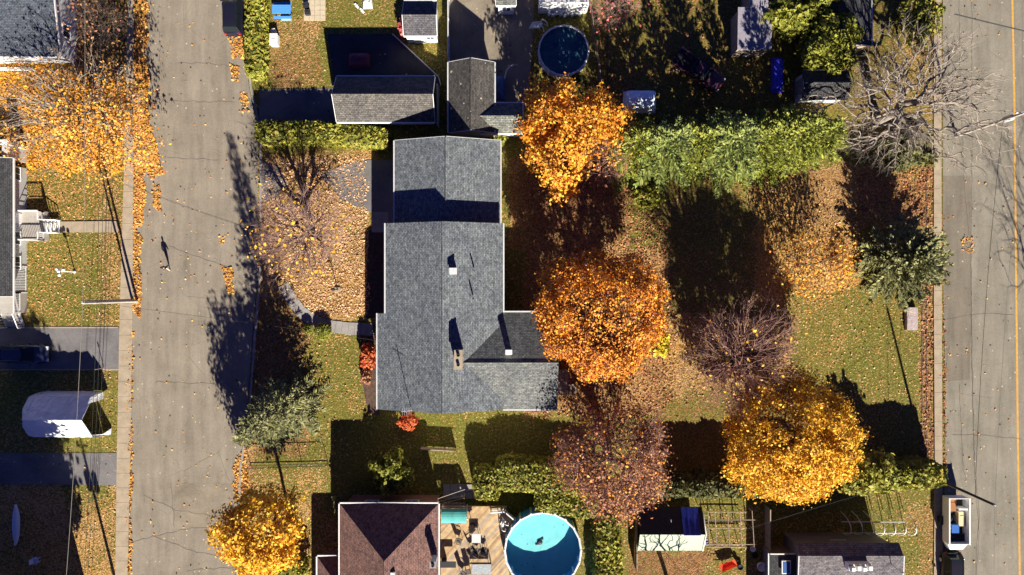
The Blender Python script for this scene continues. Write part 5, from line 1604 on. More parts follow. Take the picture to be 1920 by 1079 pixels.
# covered boat trailer, kayak, blue tarp heap
def covered(name, label, cat, px0, py0, px1, py1, h, mat, seed=0, round_=2.6):
    x0, x1, y0, y1 = eave(px0, py0, px1, py1, h * .6); cx, cy = (x0 + x1) / 2, (y0 + y1) / 2
    nx, ny = 26, 18; vs = []
    for i in range(nx + 1):
        for j in range(ny + 1):
            u, v = i / nx * 2 - 1, j / ny * 2 - 1
            e = (1 - abs(u) ** round_ ** 1.6) * (1 - abs(v) ** round_ ** 1.6)
            z = h * max(0, e) ** .35 * (.8 + .2 * (1 - abs(v))) + .12 * (vnoise(i * .5 + seed, j * .5) - .5) * min(1, e * 3)
            vs.append((cx + u * (x1 - x0) / 2, cy + v * (y1 - y0) / 2, max(.0, z)))
    m_ = MB(); m_.add(vs, [(i * (ny + 1) + j, (i + 1) * (ny + 1) + j, (i + 1) * (ny + 1) + j + 1, i * (ny + 1) + j + 1) for i in range(nx) for j in range(ny)], 0, True)
    m_.tube([(x0, y0, .02), (x1, y0, .02), (x1, y1, .02), (x0, y1, .02), (x0, y0, .02)], .04, 5)
    return tag(m_.build(name, mat, origin=(cx, cy, 0)), label, cat)
covered('covered_trailer', 'low trailer under a pale blue-white cover in the shade above the spruces', 'trailer', 1171, 168, 1232, 208, 1.5, plain('pale_cover', (.75, .86, .97), .5))
covered('tarp_heap', 'crumpled violet-blue tarpaulin heap in the shade left of the dark navy shed', 'tarpaulin', 1449, 105, 1469, 172, .7, mottled('violet_blue_tarp', (.07, .07, .75), .4, 3, .5, .05, 8), 5)
covered('spa_cover', 'maroon covered hot tub in the shaded patio behind the long garage', 'hot tub', 653, 99, 692, 124, .9, plain('maroon_vinyl', (.17, .035, .06), .6), 2)
covered('tarp_heap', 'blue-grey tarp lying against the brown-grey building wall', 'tarpaulin', 927, 140, 946, 186, .8, mottled('slate_tarp', (.08, .14, .28), .3, 3, .5, .04, 8), 7)
mb = MB(); pts = [W(946, 148, .3), W(950, 132, .5), W(958, 124, .5), W(963, 122, .3)]; mb.tube(pts, .06, 6)
tag(mb.build('garden_hose', M['white'], origin=W(950, 132)), 'curved white hose above the blue-grey tarp', 'hose')
def canoe(px, py, ang, L, mat, label, w_=.75):
    c_ = W(px, py, .5); t = thing('canoe', label, 'canoe', (c_.x, c_.y, .28), ang)
    m_ = MB(); n = 16; k = 8; vs = []
    for i in range(n + 1):
        u = i / n * 2 - 1; hw = w_ / 2 * (1 - abs(u) ** 2.4) + .01
        for j in range(k + 1):
            a = math.pi * j / k
            vs.append((u * L / 2, hw * math.cos(a), .36 * math.sin(a) * (.75 + .25 * (1 - u * u))))
    m_.add(vs, [(i * 9 + j, (i + 1) * 9 + j, (i + 1) * 9 + j + 1, i * 9 + j + 1) for i in range(n) for j in range(k)], 0, True)
    m_.tube([(-L / 2, 0, .3), (0, 0, .385), (L / 2, 0, .3)], .025, 5)
    m_.build('hull', mat, t, local=True)
    m_ = MB()
    for s in (-.28, .28): m_.box((s * L, 0, -.13), (.12, .9, .26))
    m_.build('stand', M['wood'], t, local=True)
canoe(28, 985, R(90), 4.2, plain('pale_blue_hull', (.45, .55, .75), .3), 'upturned pale blue canoe in the shade at the lower left edge')
mb = MB(); p = W(66, 1052, .5)
mb.box((p.x, p.y, .42), (.5, .5, .06)); mb.box((p.x - .24, p.y, .75), (.06, .5, .6))
for a in (-.2, .2):
    for b in (-.2, .2): mb.box((p.x + a, p.y + b, .2), (.06, .06, .4))
for b in (-.27, .27): mb.box((p.x, p.y + b, .62), (.5, .07, .05))
tag(mb.build('garden_chair', plain('pale_plastic', (.5, .58, .8), .5), origin=(p.x, p.y, 0)), 'pale plastic garden chair on the shaded lawn near the lower left corner', 'chair')

# picnic table, boxes, tarps at the top
def picnic():
    c_ = W(528, 18, .7); t = thing('picnic_table', 'bright blue picnic table beside the tall hedge at the top', 'table', (c_.x, c_.y, 0))
    bl = plain('bright_blue_plastic', (.08, .3, .75), .5)
    m_ = MB()
    for i in range(5): m_.box((0, -.36 + i * .18, .74), (1.9, .165, .05))
    m_.build('tabletop', bl, t, local=True)
    for s in (-1, 1):
        m_ = MB(); m_.box((0, s * .72, .44), (1.85, .26, .05)); m_.build('bench', bl, t, local=True)
    for s in (-1, 1):
        m_ = MB(); m_.tube([(s * .7, -.8, 0), (s * .7, -.2, .72)], .04, 6); m_.tube([(s * .7, .8, 0), (s * .7, .2, .72)], .04, 6); m_.tube([(s * .7, -.75, .4), (s * .7, .75, .4)], .035, 6); m_.build('leg', M['dark'], t, local=True)
picnic()
covered('tarp_heap', 'grey-blue plastic sheet below the bright blue picnic table', 'tarpaulin', 526, 24, 546, 38, .3, plain('grey_sheet', (.2, .28, .28), .6), 3)
def simple_box(name, label, cat, px, py, dims, mat, rz=0.0, lid=True, z0=0.0):
    c_ = W(px, py, dims[2]); m_ = MB(); m_.box((c_.x, c_.y, z0 + dims[2] / 2), dims, rz, taper=.96)
    if lid: m_.box((c_.x, c_.y, z0 + dims[2] + .03), (dims[0] + .06, dims[1] + .06, .06), rz); m_.box((c_.x, c_.y, z0 + dims[2] + .08), (dims[0] * .5, .06, .05), rz)
    return tag(m_.build(name, mat, origin=(c_.x, c_.y, z0)), label, cat)
simple_box('storage_box', 'large white storage box against the tall hedge at the top left', 'box', 513, 74, (.75, 1.1, .7), M['white'])
simple_box('storage_box', 'small white box just above the large white storage box', 'box', 512, 58, (.45, .3, .4), M['white'], .3)
simple_box('planter', 'upper dark planter at the left edge of the pale paving', 'planter', 573, 10, (.5, .5, .5), M['dark'], .3)
simple_box('planter', 'lower dark planter at the left edge of the pale paving', 'planter', 576, 23, (.5, .45, .5), M['dark'], .1)
covered('tarp_heap', 'white plastic sheet lying on the lawn at the top', 'tarpaulin', 680, -4, 697, 15, .4, M['white'], 9)
for i, (px, py, lab) in enumerate([(669, 12, 'upper of two white boards on the lawn at the top'), (679, 21, 'lower of two white boards on the lawn at the top')]):
    c_ = W(px, py); m_ = MB(); m_.box((c_.x, c_.y, .08), (.22, .6, .06), .7); m_.box((c_.x, c_.y, .12), (.3, .1, .04), .7)
    tag(m_.build('board', M['white'], origin=c_), lab, 'board')
simple_box('stone_slab', 'pale pinkish stone slab standing by the right sidewalk under the spruce', 'slab', 1711, 598, (1.15, 2.4, .45), mottled('pinkish_stone', (.38, .31, .3), .35, 2.5, .9, .03, 7), 0, False)
simple_box('recycling_bin', 'pale bin beside the white frame of the garden shelter', 'bin', 1323, 1017, (.5, .55, .9), plain('pale_bin', (.4, .4, .5), .5))
# orange-red wheelbarrow on the garden
def wheelbarrow():
    c_ = W(1366, 1060, .5); t = thing('wheelbarrow', 'orange-red wheelbarrow tipped on the grass at the bottom', 'wheelbarrow', (c_.x, c_.y, 0), R(22))
    m_ = MB(); om = plain('orange_red_paint', (.75, .12, .04), .45)
    m_.add([(-.9, -.4, .65), (.8, -.35, .6), (.8, .35, .6), (-.9, .4, .65), (-.5, -.22, .3), (.5, -.2, .3), (.5, .2, .3), (-.5, .22, .3)], [(4, 5, 6, 7), (0, 1, 5, 4), (1, 2, 6, 5), (2, 3, 7, 6), (3, 0, 4, 7)]); m_.build('tray', om, t, local=True)
    m_ = MB()
    for s in (-1, 1): m_.tube([(1.0, s * .08, .25), (0, s * .26, .32), (-1.4, s * .35, .62)], .03, 6); m_.tube([(-.4, s * .28, .38), (-.5, s * .28, 0)], .025, 6)
    m_.build('handle', om, t, local=True)
    m_ = MB(); m_.tube([(.98, -.06, .22), (.98, .06, .22)], .22, 16); m_.build('wheel', M['black'], t, local=True)
wheelbarrow()
for px, py, r_, lab, mt_ in [(1412, 1030, .28, 'small white ball-shaped pot on the grass right of the trellis', M['white']), (1427, 1062, .45, 'white round tub on the grass beside the purple-grey house', M['white']), (1416, 1042, .3, 'black round pot on the grass below the small white pot', M['black']), (1388, 1064, .3, 'black pot to the right of the orange-red wheelbarrow', M['black'])]:
    c_ = W(px, py, .3); m_ = MB(); m_.lathe((c_.x, c_.y, 0), [(r_ * .7, 0), (r_, r_ * .8), (r_ * 1.05, r_ * 1.2), (r_ * .85, r_ * 1.2), (r_ * .7, r_ * .9), (.001, r_ * .9)], 18)
    tag(m_.build('garden_pot', mt_, origin=(c_.x, c_.y, 0)), lab, 'pot')
# garden trellis
def trellis():
    t = thing('trellis', 'long wooden bean trellis over the vegetable beds at the bottom', 'trellis', W(1375, 990))
    for i, y in enumerate((960, 975, 990, 1021, 1026)):
        m_ = MB(); a, b = W(1326, y, 1.1), W(1420 if i in (1, 3) else 1400, y, 1.1); m_.tube([a, b], .05, 5); m_.build('rail', M['wood'], t)
    for i, x in enumerate((1329, 1342, 1366, 1389, 1412)):
        m_ = MB(); a, b = W(x - 2, 958, 1.15), W(x + 2, 1026, 1.15); m_.tube([a, b], .045, 5)
        for q in (a, b, lerp(a, b, .5)): m_.tube([(q.x, q.y, 0), (q.x, q.y, 1.15)], .04, 5)
        m_.build('post', M['wood'], t)
trellis()
# bare hoops of a car shelter
def hoops():
    t = thing('shelter_frame', 'bare white pipe hoops of a car shelter above the purple-grey house', 'frame', W(1655, 985))
    for i, px in enumerate((1597, 1618, 1640, 1658, 1678, 1697, 1716)):
        a, b = W(px - 18, 1000, .0), W(px - 22, 958, .0); z = 2.1
        m_ = MB(); pts = []
        for k in range(13):
            u = k / 12; pts.append(lerp(a, b, u) + Vector((0, 0, z * math.sin(u * math.pi) ** .45 if 0 < u < 1 else 0)))
        m_.tube(pts, .04, 6); m_.build('hoop', M['white'], t)
    m_ = MB()
    a, b = W(1577, 979, 2.1), W(1697, 979, 2.1); m_.tube([a, b], .035, 6)
    a, b = W(1580, 1000, .5), W(1698, 1000, .5); m_.tube([a, b], .035, 6)
    m_.build('rail', M['white'], t)
hoops()
# stones / beds in the lawn north of the reddish house
for i, (px, py, w_, d_, lab) in enumerate([(898, 895, 4.2, 1.6, 'grey paved rectangle in the shade north of the teal canopy')]):
    c_ = W(px - 60, py + 20); m_ = MB()
    for a in range(5):
        for b in range(2): m_.box((c_.x + a * .75, c_.y - b * .75, .02), (.7, .7, .08))
    tag(m_.build('paving_slabs', M['conc_grey'], origin=c_), lab, 'paving')

# ================================================================== FENCES
def fence(name, label, pts, h, mat, post=2.2, board='solid', th=.05, cap=None):
    P = [W(x, y) for x, y in pts]; t = thing(name, label, 'fence', P[0])
    for a, b in zip(P[:-1], P[1:]):
        d = (b - a); L = d.length; d.normalize(); ang = math.atan2(d.y, d.x); mid = (a + b) / 2
        m_ = MB()
        if board == 'solid':
            n = max(1, int(L / .16))
            for i in range(n):
                q = lerp(a, b, (i + .5) / n); m_.box((q.x, q.y, h / 2 + .03), (L / n - .012, th * .5, h), ang)
            m_.box((mid.x, mid.y, h + .05), (L, th * 2, .05), ang)
        elif board == 'rail':
            for z in (h * .35, h * .95): m_.box((mid.x, mid.y, z), (L, th, .09), ang)
        else:
            for z in (h, h * .1): m_.tube([a + Vector((0, 0, z)), b + Vector((0, 0, z))], .03, 6)
            n = int(L / .25)
            for i in range(n):
                m_.tube([lerp(a, b, i / n) + Vector((0, 0, .1)), lerp(a, b, min(1, (i + 3) / n)) + Vector((0, 0, h))], .006, 3)
                m_.tube([lerp(a, b, i / n) + Vector((0, 0, h)), lerp(a, b, min(1, (i + 3) / n)) + Vector((0, 0, .1))], .006, 3)
        m_.build('panel', mat, t)
        n = max(1, int(L / post))
        for i in range(n + 1):
            q = lerp(a, b, i / n); m_ = MB()
            if board == 'mesh': m_.tube([(q.x, q.y, 0), (q.x, q.y, h + .05)], .035, 6)
            else: m_.box((q.x, q.y, h / 2 + .05), (.1, .1, h + .1), ang)
            m_.build('post', cap or mat, t)
fence('fence', 'pale board fence running up from the brown-grey building to the top edge', [(842, -40), (843, 128)], 1.5, M['trim'])
fence('fence', 'thin brown fence curving right of the dark blue pool', [(1105, 12), (1112, 70), (1121, 125), (1125, 178)], 1.4, M['wood'], board='rail')
fence('fence', 'low dark green wire fence east of the thin brown fence', [(1138, 40), (1140, 190)], 1.2, M['wire_dark'], board='mesh')
fence('fence', 'short wooden fence of three bays on the lawn south of the middle house', [(792, 838), (855, 842)], 1.1, M['wood'], 1.1)
fence('fence', 'boundary wire fence along the bottom of the front lawn', [(470, 873), (615, 869)], 1.2, M['wire_dark'], board='mesh')
fence('fence', 'grey wooden fence along the left side of the pale garden shelter', [(1190, 960), (1190, 1060)], 1.3, M['wood'])
fence('fence', 'wooden fence between the vegetable beds and the purple-grey house', [(1434, 948), (1434, 1060)], 1.5, M['wood'])
fence('fence', 'low pale fence behind the reddish-brown house and the teal canopy', [(795, 945), (872, 926)], 1.6, M['wood'], board='rail')
mb = MB(); a, b, c_ = W(736, 64, .3), W(822, 144, .3), W(826, 158, .3); mb.tube([a, b, c_], .055, 6)
for q in (a, b, c_, lerp(a, b, .5)): mb.tube([(q.x, q.y, 0), (q.x, q.y, .3)], .05, 6)
tag(mb.build('edging_rail', M['white'], origin=(a.x, a.y, 0)), 'long low white rail slanting from the long garage past the small shed', 'rail')
mb = MB(); a, b = W(820, 160, 1.5), W(820, 232, 1.5)
mb.box(((a.x), (a.y + b.y) / 2, .8), (.08, a.y - b.y, 1.6)); mb.box((a.x, a.y, .85), (.14, .14, 1.75)); mb.box((a.x, b.y, .85), (.14, .14, 1.75))
tag(mb.build('garden_gate', M['trim'], origin=(a.x, a.y, 0)), 'grey gate panel between the long garage and the brown-grey building', 'gate')

# ================================================================== POLES AND WIRES
def pole(name, label, px, py, h, arm=None, mat='polewood', r=.16, transformer=0, armz=.96, lean=(0, 0), lamp=None):
    b = W(px, py); t = thing(name, label, 'utility pole', b)
    m_ = MB(); m_.tube([(b.x, b.y, -.2), (b.x + lean[0] * .5, b.y + lean[1] * .5, h * .5), (b.x + lean[0], b.y + lean[1], h)], [r, r * .88, r * .74], 12); m_.build('shaft', M[mat], t)
    top = Vector((b.x + lean[0], b.y + lean[1], h))
    if arm:
        m_ = MB(); z = h * armz; m_.box((top.x, top.y + .12, z), (arm, .1, .12)); m_.tube([(top.x - arm * .35, top.y + .12, z), (top.x, top.y + .1, z - .7)], .02, 4); m_.tube([(top.x + arm * .35, top.y + .12, z), (top.x, top.y + .1, z - .7)], .02, 4); m_.build('crossarm', M[mat], t)
        for s in (-.45, .45):
            m_ = MB(); m_.lathe((top.x + s * arm, top.y + .12, z + .06), [(.05, 0), (.07, .06), (.03, .1), (.06, .14), (.001, .2)], 8); m_.build('insulator', M['white'], t)
    m_ = MB(); m_.lathe((top.x, top.y, h), [(.06, 0), (.08, .08), (.03, .12), (.07, .18), (.001, .26)], 8); m_.build('insulator', M['white'], t)
    for k in range(transformer):
        a = k * 2.1 + .3
        m_ = MB(); x, y, z = b.x + math.cos(a) * .45, b.y + math.sin(a) * .45, h * .68
        m_.lathe((x, y, z), [(.001, 0), (.26, .03), (.28, .1), (.28, 1.0), (.24, 1.08), (.001, 1.1)], 14); m_.lathe((x, y, z + 1.08), [(.05, 0), (.05, .2), (.001, .24)], 6); m_.tube([(b.x, b.y, z + .6), (x, y, z + .6)], .06, 5); m_.build('transformer', M['galv'], t)
    if lamp:
        d = Vector((lamp[0], lamp[1], 0)); z = h * .86
        m_ = MB(); m_.tube([(b.x, b.y, z), Vector((b.x, b.y, z + .35)) + d * .6, Vector((b.x, b.y, z + .4)) + d], .035, 6); la = m_.build('lamp_arm', M['galv'], t)
        m_ = MB(); q = Vector((b.x, b.y, z + .38)) + d; ang = math.atan2(d.y, d.x); m_.box((q.x, q.y, q.z), (.75, .3, .14), ang, taper=.7); m_.build('lamp_head', M['white'], la, origin=b)
    return top
t1 = pole('utility_pole', 'tall sunlit utility pole at the left sidewalk, the right one of a close pair', 258, 565, 8.9, None, 'polewood', .15, 0)
t2 = pole('utility_pole', 'shorter dark-sided utility pole set close to the sunlit pole on the left sidewalk', 249, 563, 8.1, None, 'polewood', .13, 0)
t3 = pole('utility_pole', 'utility pole with two transformers beyond the lower left corner, seen only by its shadow', 228, 1136, 9.4, 1.2, 'polewood', .17, 2)
t4 = pole('utility_pole', 'dark utility pole rising from the end of the cedar hedge at the lower right', 1742, 892, 9.5, None, 'polewood_shaded', .15, 0)
t5 = pole('utility_pole', 'utility pole with lit transformer and lamp among the bare grey branches at the upper right', 1792, 256, 9.3, .9, 'polewood', .15, 1, lamp=(.9, .35))
t6 = pole('utility_pole', 'utility pole beyond the top left edge carrying the street wires', 262, -120, 9.0, 1.2, 'polewood', .16, 0)
t7 = pole('utility_pole', 'utility pole beyond the top right edge carrying the road wires', 1792, -210, 9.5, .9, 'polewood', .16, 0)
t8 = pole('utility_pole', 'utility pole beyond the lower right corner carrying the road wires', 1745, 1330, 9.5, None, 'polewood', .16, 0)
def wire(label, a, b, sag=.5, r=.018, mat='wire', group=None):
    a, b = Vector(a), Vector(b); pts = [lerp(a, b, i / 24) - Vector((0, 0, sag * 4 * (i / 24) * (1 - i / 24))) for i in range(25)]
    m_ = MB(); m_.tube(pts, r, 5); tag(m_.build('overhead_wire', M[mat], origin=a), label, 'wire', group)
def dn(v, z, dx=0): return (v.x + dx, v.y, z)
wire('pale top wire running down the left lawn from the sunlit pole to the bottom edge', dn(t1, 9.0), dn(t3, 9.6), .25, .022)
wire('pale top wire running up from the sunlit pole to the top left edge', dn(t1, 9.0), dn(t6, 9.2), .25, .02)
for i, (z, n) in enumerate(((6.6, 'upper'), (6.0, 'middle'), (5.4, 'lowest'))):
    wire('%s of the three dark communication cables south of the sunlit pole' % n, dn(t1, z, -.18), dn(t3, z, -.18), .3, .02, 'wire_dark')
    wire('%s of the three dark communication cables north of the sunlit pole' % n, dn(t1, z, -.18), dn(t6, z, -.18), .3, .02, 'wire_dark')
wire('pale top wire over the right road south of the dark pole', dn(t4, 9.6), dn(t8, 9.6), .2, .022)
wire('top wire between the dark pole and the transformer pole on the right road', dn(t4, 9.6), dn(t5, 9.4), .4, .014)
wire('top wire from the transformer pole to the top right edge', dn(t5, 9.4), dn(t7, 9.6), .3, .014)
wire('lower dark cable between the dark pole and the transformer pole', dn(t4, 7.0), dn(t5, 6.8), .5, .02, 'wire_dark')
wire('thick dark cable crossing the upper right road to its far side', W(1790, 27, 6.5), W(2050, 88, 6.5), .1, .06, 'wire_dark')
wire('slanting cable end from the dark pole across the hedge', W(1742, 892, 6.0), W(1330, 1015, 3.2), .3, .012, 'wire_dark')
wire('house cable from the sunlit pole to the porch house on the left', dn(t1, 6.2), (x1 * 0 + W(20, 500, 3.2).x, W(20, 500, 3.2).y, 3.2), .3, .012, 'wire_dark')
wire('house cable from the sunlit pole across the left street to the middle house', dn(t1, 7.2), (W(712, 640, 4.7).x, W(712, 640, 4.7).y, 4.6), .5, .014, 'wire_dark')
wire('thin cable over the reddish-brown house from the deck fence', W(795, 945, 3.5), W(872, 918, 3.0), .1, .03, 'wire')

# garden lamps
def yardlamp(label, px, py, h, heads=1, dark=False):
    b = W(px, py); t = thing('yard_lamp', label, 'lamp post', b)
    m_ = MB(); m_.lathe((b.x, b.y, 0), [(.16, 0), (.16, .06), (.07, .12), (.055, .2), (.045, h * .8)], 12); m_.build('post', M['dark'] if dark else M['white'], t)
    if heads == 1:
        m_ = MB(); m_.lathe((b.x, b.y, h * .8), [(.1, 0), (.17, .05), (.19, .3), (.05, .42), (.001, .46)], 6); m_.build('lamp_head', M['dark'], t)
        m_ = MB(); m_.box((b.x + .02, b.y - .05, .05), (.6, .5, .1)); m_.build('base', M['conc'], t)
    else:
        m_ = MB(); z = h * .78
        for k in range(3):
            a = k * 2.094 + .4; q = (b.x + .38 * math.cos(a), b.y + .38 * math.sin(a), z + .1)
            m_.tube([(b.x, b.y, z - .1), (b.x + .25 * math.cos(a), b.y + .25 * math.sin(a), z - .12), q], .025, 5)
        m_.build('lamp_arm', M['white'], t)
        for k in range(4):
            a = k * 2.094 + .4; rr_ = .38 if k < 3 else 0; zz = z + (.2 if k < 3 else .4)
            m_ = MB(); m_.lathe((b.x + rr_ * math.cos(a), b.y + rr_ * math.sin(a), zz), [(.001, -.16), (.11, -.12), (.16, 0), (.11, .12), (.001, .16)], 12); m_.build('globe', M['globe'], t)
M['globe'] = plain('opal_glass', (.85, .85, .83), .3, var=.03)
yardlamp('dark lantern post on a small stone base in the tan leaf litter', 633, 543, 1.9, 1, True)
yardlamp('white lamp post with round globes on the left lawn', 140, 510, 2.7, 4)

# ================================================================== PERSON walking in the street
def person():
    b = W(318, 503); rz = R(80)
    sk = {}
    # own frame: facing +x, metres
    V = []; E = []; RD = []
    def v(x, y, z, r): V.append((x, y, z)); RD.append((r[0], r[1]) if isinstance(r, tuple) else (r, r)); return len(V) - 1
    def e(a, b_): E.append((a, b_))
    pel = v(0, 0, .95, (.15, .12)); wa = v(.01, 0, 1.12, (.14, .11)); ch = v(.02, 0, 1.32, (.17, .12)); sh = v(.01, 0, 1.45, (.13, .09)); ne = v(.02, 0, 1.53, .055)
    h1 = v(.035, 0, 1.60, (.075, .085)); h2 = v(.03, 0, 1.68, (.085, .1)); h3 = v(.02, 0, 1.755, (.07, .08))
    for a, b_ in ((pel, wa), (wa, ch), (ch, sh), (sh, ne), (ne, h1), (h1, h2), (h2, h3)): e(a, b_)
    nose = v(.125, 0, 1.665, .016); e(h2, nose)
    for s in (-1, 1):
        er = v(.02, s * .085, 1.66, .018); e(h2, er)
        hp = v(0, s * .1, .9, .095); e(pel, hp)
        f = s * .22
        kn = v(f * .55 + .03, s * .1, .49, .062); e(hp, kn); an = v(f - .03, s * .1, .09, .042); e(kn, an)
        hl = v(f - .06, s * .1, .04, .038); e(an, hl); to = v(f + .16, s * .11, .035, .035); e(an, to)
        so = v(0, s * .19, 1.41, .065); e(sh, so)
        el = v(-s * .1 + .02, s * .25, 1.13, .047); e(so, el)
        wr = v(-s * .12 + .16, s * .22, .95, .03); e(el, wr)
        pm = v(-s * .12 + .22, s * .215, .91, (.035, .02)); e(wr, pm)
        for k in range(4):
            o_ = (k - 1.5) * .021; ln = (.03, .034, .032, .026)[k]
            a1 = v(-s * .12 + .265, s * (.215 + .0) + o_, .885 , .0095); e(pm, a1)
            a2 = v(-s * .12 + .265 + ln, s * .215 + o_ * 1.1, .865, .0085); e(a1, a2)
            a3 = v(-s * .12 + .265 + ln * 1.5, s * .215 + o_ * 1.1, .84, .0075); e(a2, a3)
        t1_ = v(-s * .12 + .22, s * .215 - s * .04, .9, .011); e(pm, t1_); t2_ = v(-s * .12 + .255, s * .215 - s * .06, .885, .009); e(t1_, t2_)
    me = bpy.data.meshes.new('skel'); me.from_pydata(V, E, [])
    tmp = bpy.data.objects.new('skel', me); COL.objects.link(tmp)
    tmp.modifiers.new('skin', 'SKIN')
    sd_ = me.skin_vertices[0].data
    for i, r in enumerate(RD): sd_[i].radius = r; sd_[i].use_root = (i == 0)
    ss = tmp.modifiers.new('sub', 'SUBSURF'); ss.levels = 2; ss.render_levels = 2
    dg = bpy.context.evaluated_depsgraph_get(); dg.update()
    ev = tmp.evaluated_get(dg); m2 = bpy.data.meshes.new_from_object(ev)
    bpy.data.objects.remove(tmp)
    m2.materials.clear()
    skin = plain('skin', (.45, .27, .19), .6); tr_ = mottled('pale_trousers', (.6, .53, .42), .15, 5, .9, 0, 20); shoe = plain('dark_shoes', (.03, .03, .03), .6)
    for q in (skin, tr_, shoe): m2.materials.append(q)
    for p in m2.polygons:
        z = p.center.z
        p.material_index = 2 if z < .085 else (1 if z < .96 and abs(p.center.y) < .2 and not (z > .8 and abs(p.center.x) > .17) else 0)
        p.use_smooth = True
    t = thing('person', 'person in black hooded jacket and pale trousers walking in the left street', 'person', (b.x, b.y, .006), rz)
    o = bpy.data.objects.new('body', m2); COL.objects.link(o); o.parent = t
    # jacket follows torso and arms
    jk = MB()
    prof = [(.17, .135, .86), (.175, .14, 1.0), (.17, .135, 1.15), (.19, .15, 1.32), (.185, .13, 1.42), (.12, .1, 1.5), (.07, .07, 1.545)]
    n = 16; vs = []
    for hw, hd, z in prof:
        for k in range(n):
            a = 6.283 * k / n; vs.append((.01 + hd * math.cos(a), hw * math.sin(a), z))
    jk.add(vs, [(i * n + k, i * n + (k + 1) % n, (i + 1) * n + (k + 1) % n, (i + 1) * n + k) for i in range(len(prof) - 1) for k in range(n)], 0, True)
    for s in (-1, 1):
        jk.tube([(0, s * .17, 1.43), (-s * .05, s * .22, 1.28), (-s * .1 + .02, s * .255, 1.13), (-s * .12 + .14, s * .225, .965)], [.085, .075, .065, .048], 10)
    jk.build('jacket', mottled('black_cloth', (.014, .014, .018), .3, 6, .9, 0, 30), t, local=True)
    hr = MB(); hr.lathe((.005, 0, 0), [(.075, 1.6), (.098, 1.66), (.098, 1.72), (.07, 1.79), (.001, 1.81)], 14); ob = hr.build('hair', plain('dark_hair', (.02, .014, .01), .8), t, local=True)
    fc = MB()
    for s in (-1, 1): fc.lathe((.105, s * .033, 1.69), [(.001, -.01), (.012, 0), (.001, .01)], 8)
    fc.box((.108, 0, 1.625), (.012, .05, .012)); fc.build('eyes_and_mouth', M['dark'], t, local=True)
person()

# ================================================================== HEDGES AND SHRUBS
hedge('cedar_hedge', 'tall clipped green hedge beside the left street at the top', [(487, -60), (487, 150)], 36, 2.0, 1, L_cedar, 55)
hedge('cedar_hedge', 'clipped hedge between front lawn and driveway, shaded along its north side', [(494, 254), (560, 254), (640, 256), (728, 266)], 40, 2.3, 2, L_cedar, 55)
hedge('cedar_hedge', 'rounded end of the pool hedge bulging over the timber deck', [(913, 872), (914, 900), (916, 922)], 54, 2.7, 3, L_cedar, 60, .16)
hedge('cedar_hedge', 'broad clipped hedge above the notch beside the turquoise pool', [(934, 880), (1000, 884), (1060, 895), (1112, 905)], 60, 2.6, 33, L_cedar, 60, .16)
hedge('cedar_hedge', 'hedge stretch pressed against the turquoise pool', [(1006, 926), (1060, 932), (1112, 940)], 48, 2.5, 34, L_cedar, 60, .16)
hedge('cedar_hedge', 'green hedge running down between the turquoise pool and the garden shelter', [(1135, 955), (1138, 1140)], 52, 2.4, 4, L_cedar, 50)
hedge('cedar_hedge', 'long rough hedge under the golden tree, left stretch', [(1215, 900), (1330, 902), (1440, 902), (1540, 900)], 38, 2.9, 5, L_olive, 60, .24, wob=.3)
hedge('cedar_hedge', 'long bright green hedge ending at the dark pole by the right sidewalk', [(1555, 890), (1620, 884), (1690, 880), (1738, 878)], 50, 3.2, 6, L_cedar, 65, .24, wob=.22)
blob_shrub('round_shrub', 'larger clipped yellow-green ball shrub by the curved path', 605, 622, 17, 1.0, 3, L_lime, 1500, .1, trimmed=True)
blob_shrub('round_shrub', 'smaller clipped lime ball shrub by the curved path', 577, 617, 10, .8, 4, L_lime, 700, .1, trimmed=True)
blob_shrub('red_shrub', 'fiery red shrub against the west wall of the middle house', 690, 668, 19, 1.8, 5, L_red, 1300, .17, sq=(.8, 1.3))
blob_shrub('red_shrub', 'rusty lower shrub below the fiery red one at the house wall', 686, 706, 12, 1.0, 6, L_rust, 600, .16, sq=(.8, 1.4))
blob_shrub('red_shrub', 'orange-red shrub at the south end of the middle house', 765, 790, 17, 1.7, 7, L_red, 1200, .17)
blob_shrub('pink_shrub', 'pink bush on the left of the small shed at the top', 754, 50, 9, 1.4, 8, L_pink, 500, .16, sq=(.8, 1.8))
blob_shrub('green_shrub', 'yellow and green bush in the shade north of the reddish-brown house', 732, 884, 38, 3.0, 9, L_lime, 3000, .24, rough=.16)
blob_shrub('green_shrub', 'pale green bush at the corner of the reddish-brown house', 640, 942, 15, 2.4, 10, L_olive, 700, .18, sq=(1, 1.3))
blob_shrub('green_shrub', 'green clump at the bottom edge below the small golden tree', 545, 1064, 30, 2.2, 11, L_cedar, 1800, .2, sq=(1.3, .8))
blob_shrub('green_shrub', 'yellow-green bush overhanging the navy shed at the top right', 1557, 78, 58, 4.2, 12, L_lime, 6500, .26, rough=.09, sq=(.95, 1.0))
blob_shrub('green_shrub', 'yellow-green bush spreading over the mauve shed at the top right', 1482, 30, 46, 3.8, 13, L_lime, 4200, .26, rough=.12, sq=(1.25, .75))
blob_shrub('green_shrub', 'upper yellow-green bush touching the top edge', 1535, -8, 34, 3.8, 14, L_lime, 2500, .26, rough=.12, sq=(1.2, .8))
blob_shrub('green_shrub', 'loose olive evergreen beside the right road at the top', 1728, 26, 40, 3.5, 15, L_cedar, 2600, .26, rough=.16, sq=(.8, 1.4))
blob_shrub('green_shrub', 'dull green undergrowth below the bare grey tree by the right sidewalk', 1700, 285, 46, 1.6, 16, L_olive, 2600, .24, rough=.15, sq=(1.25, .7))
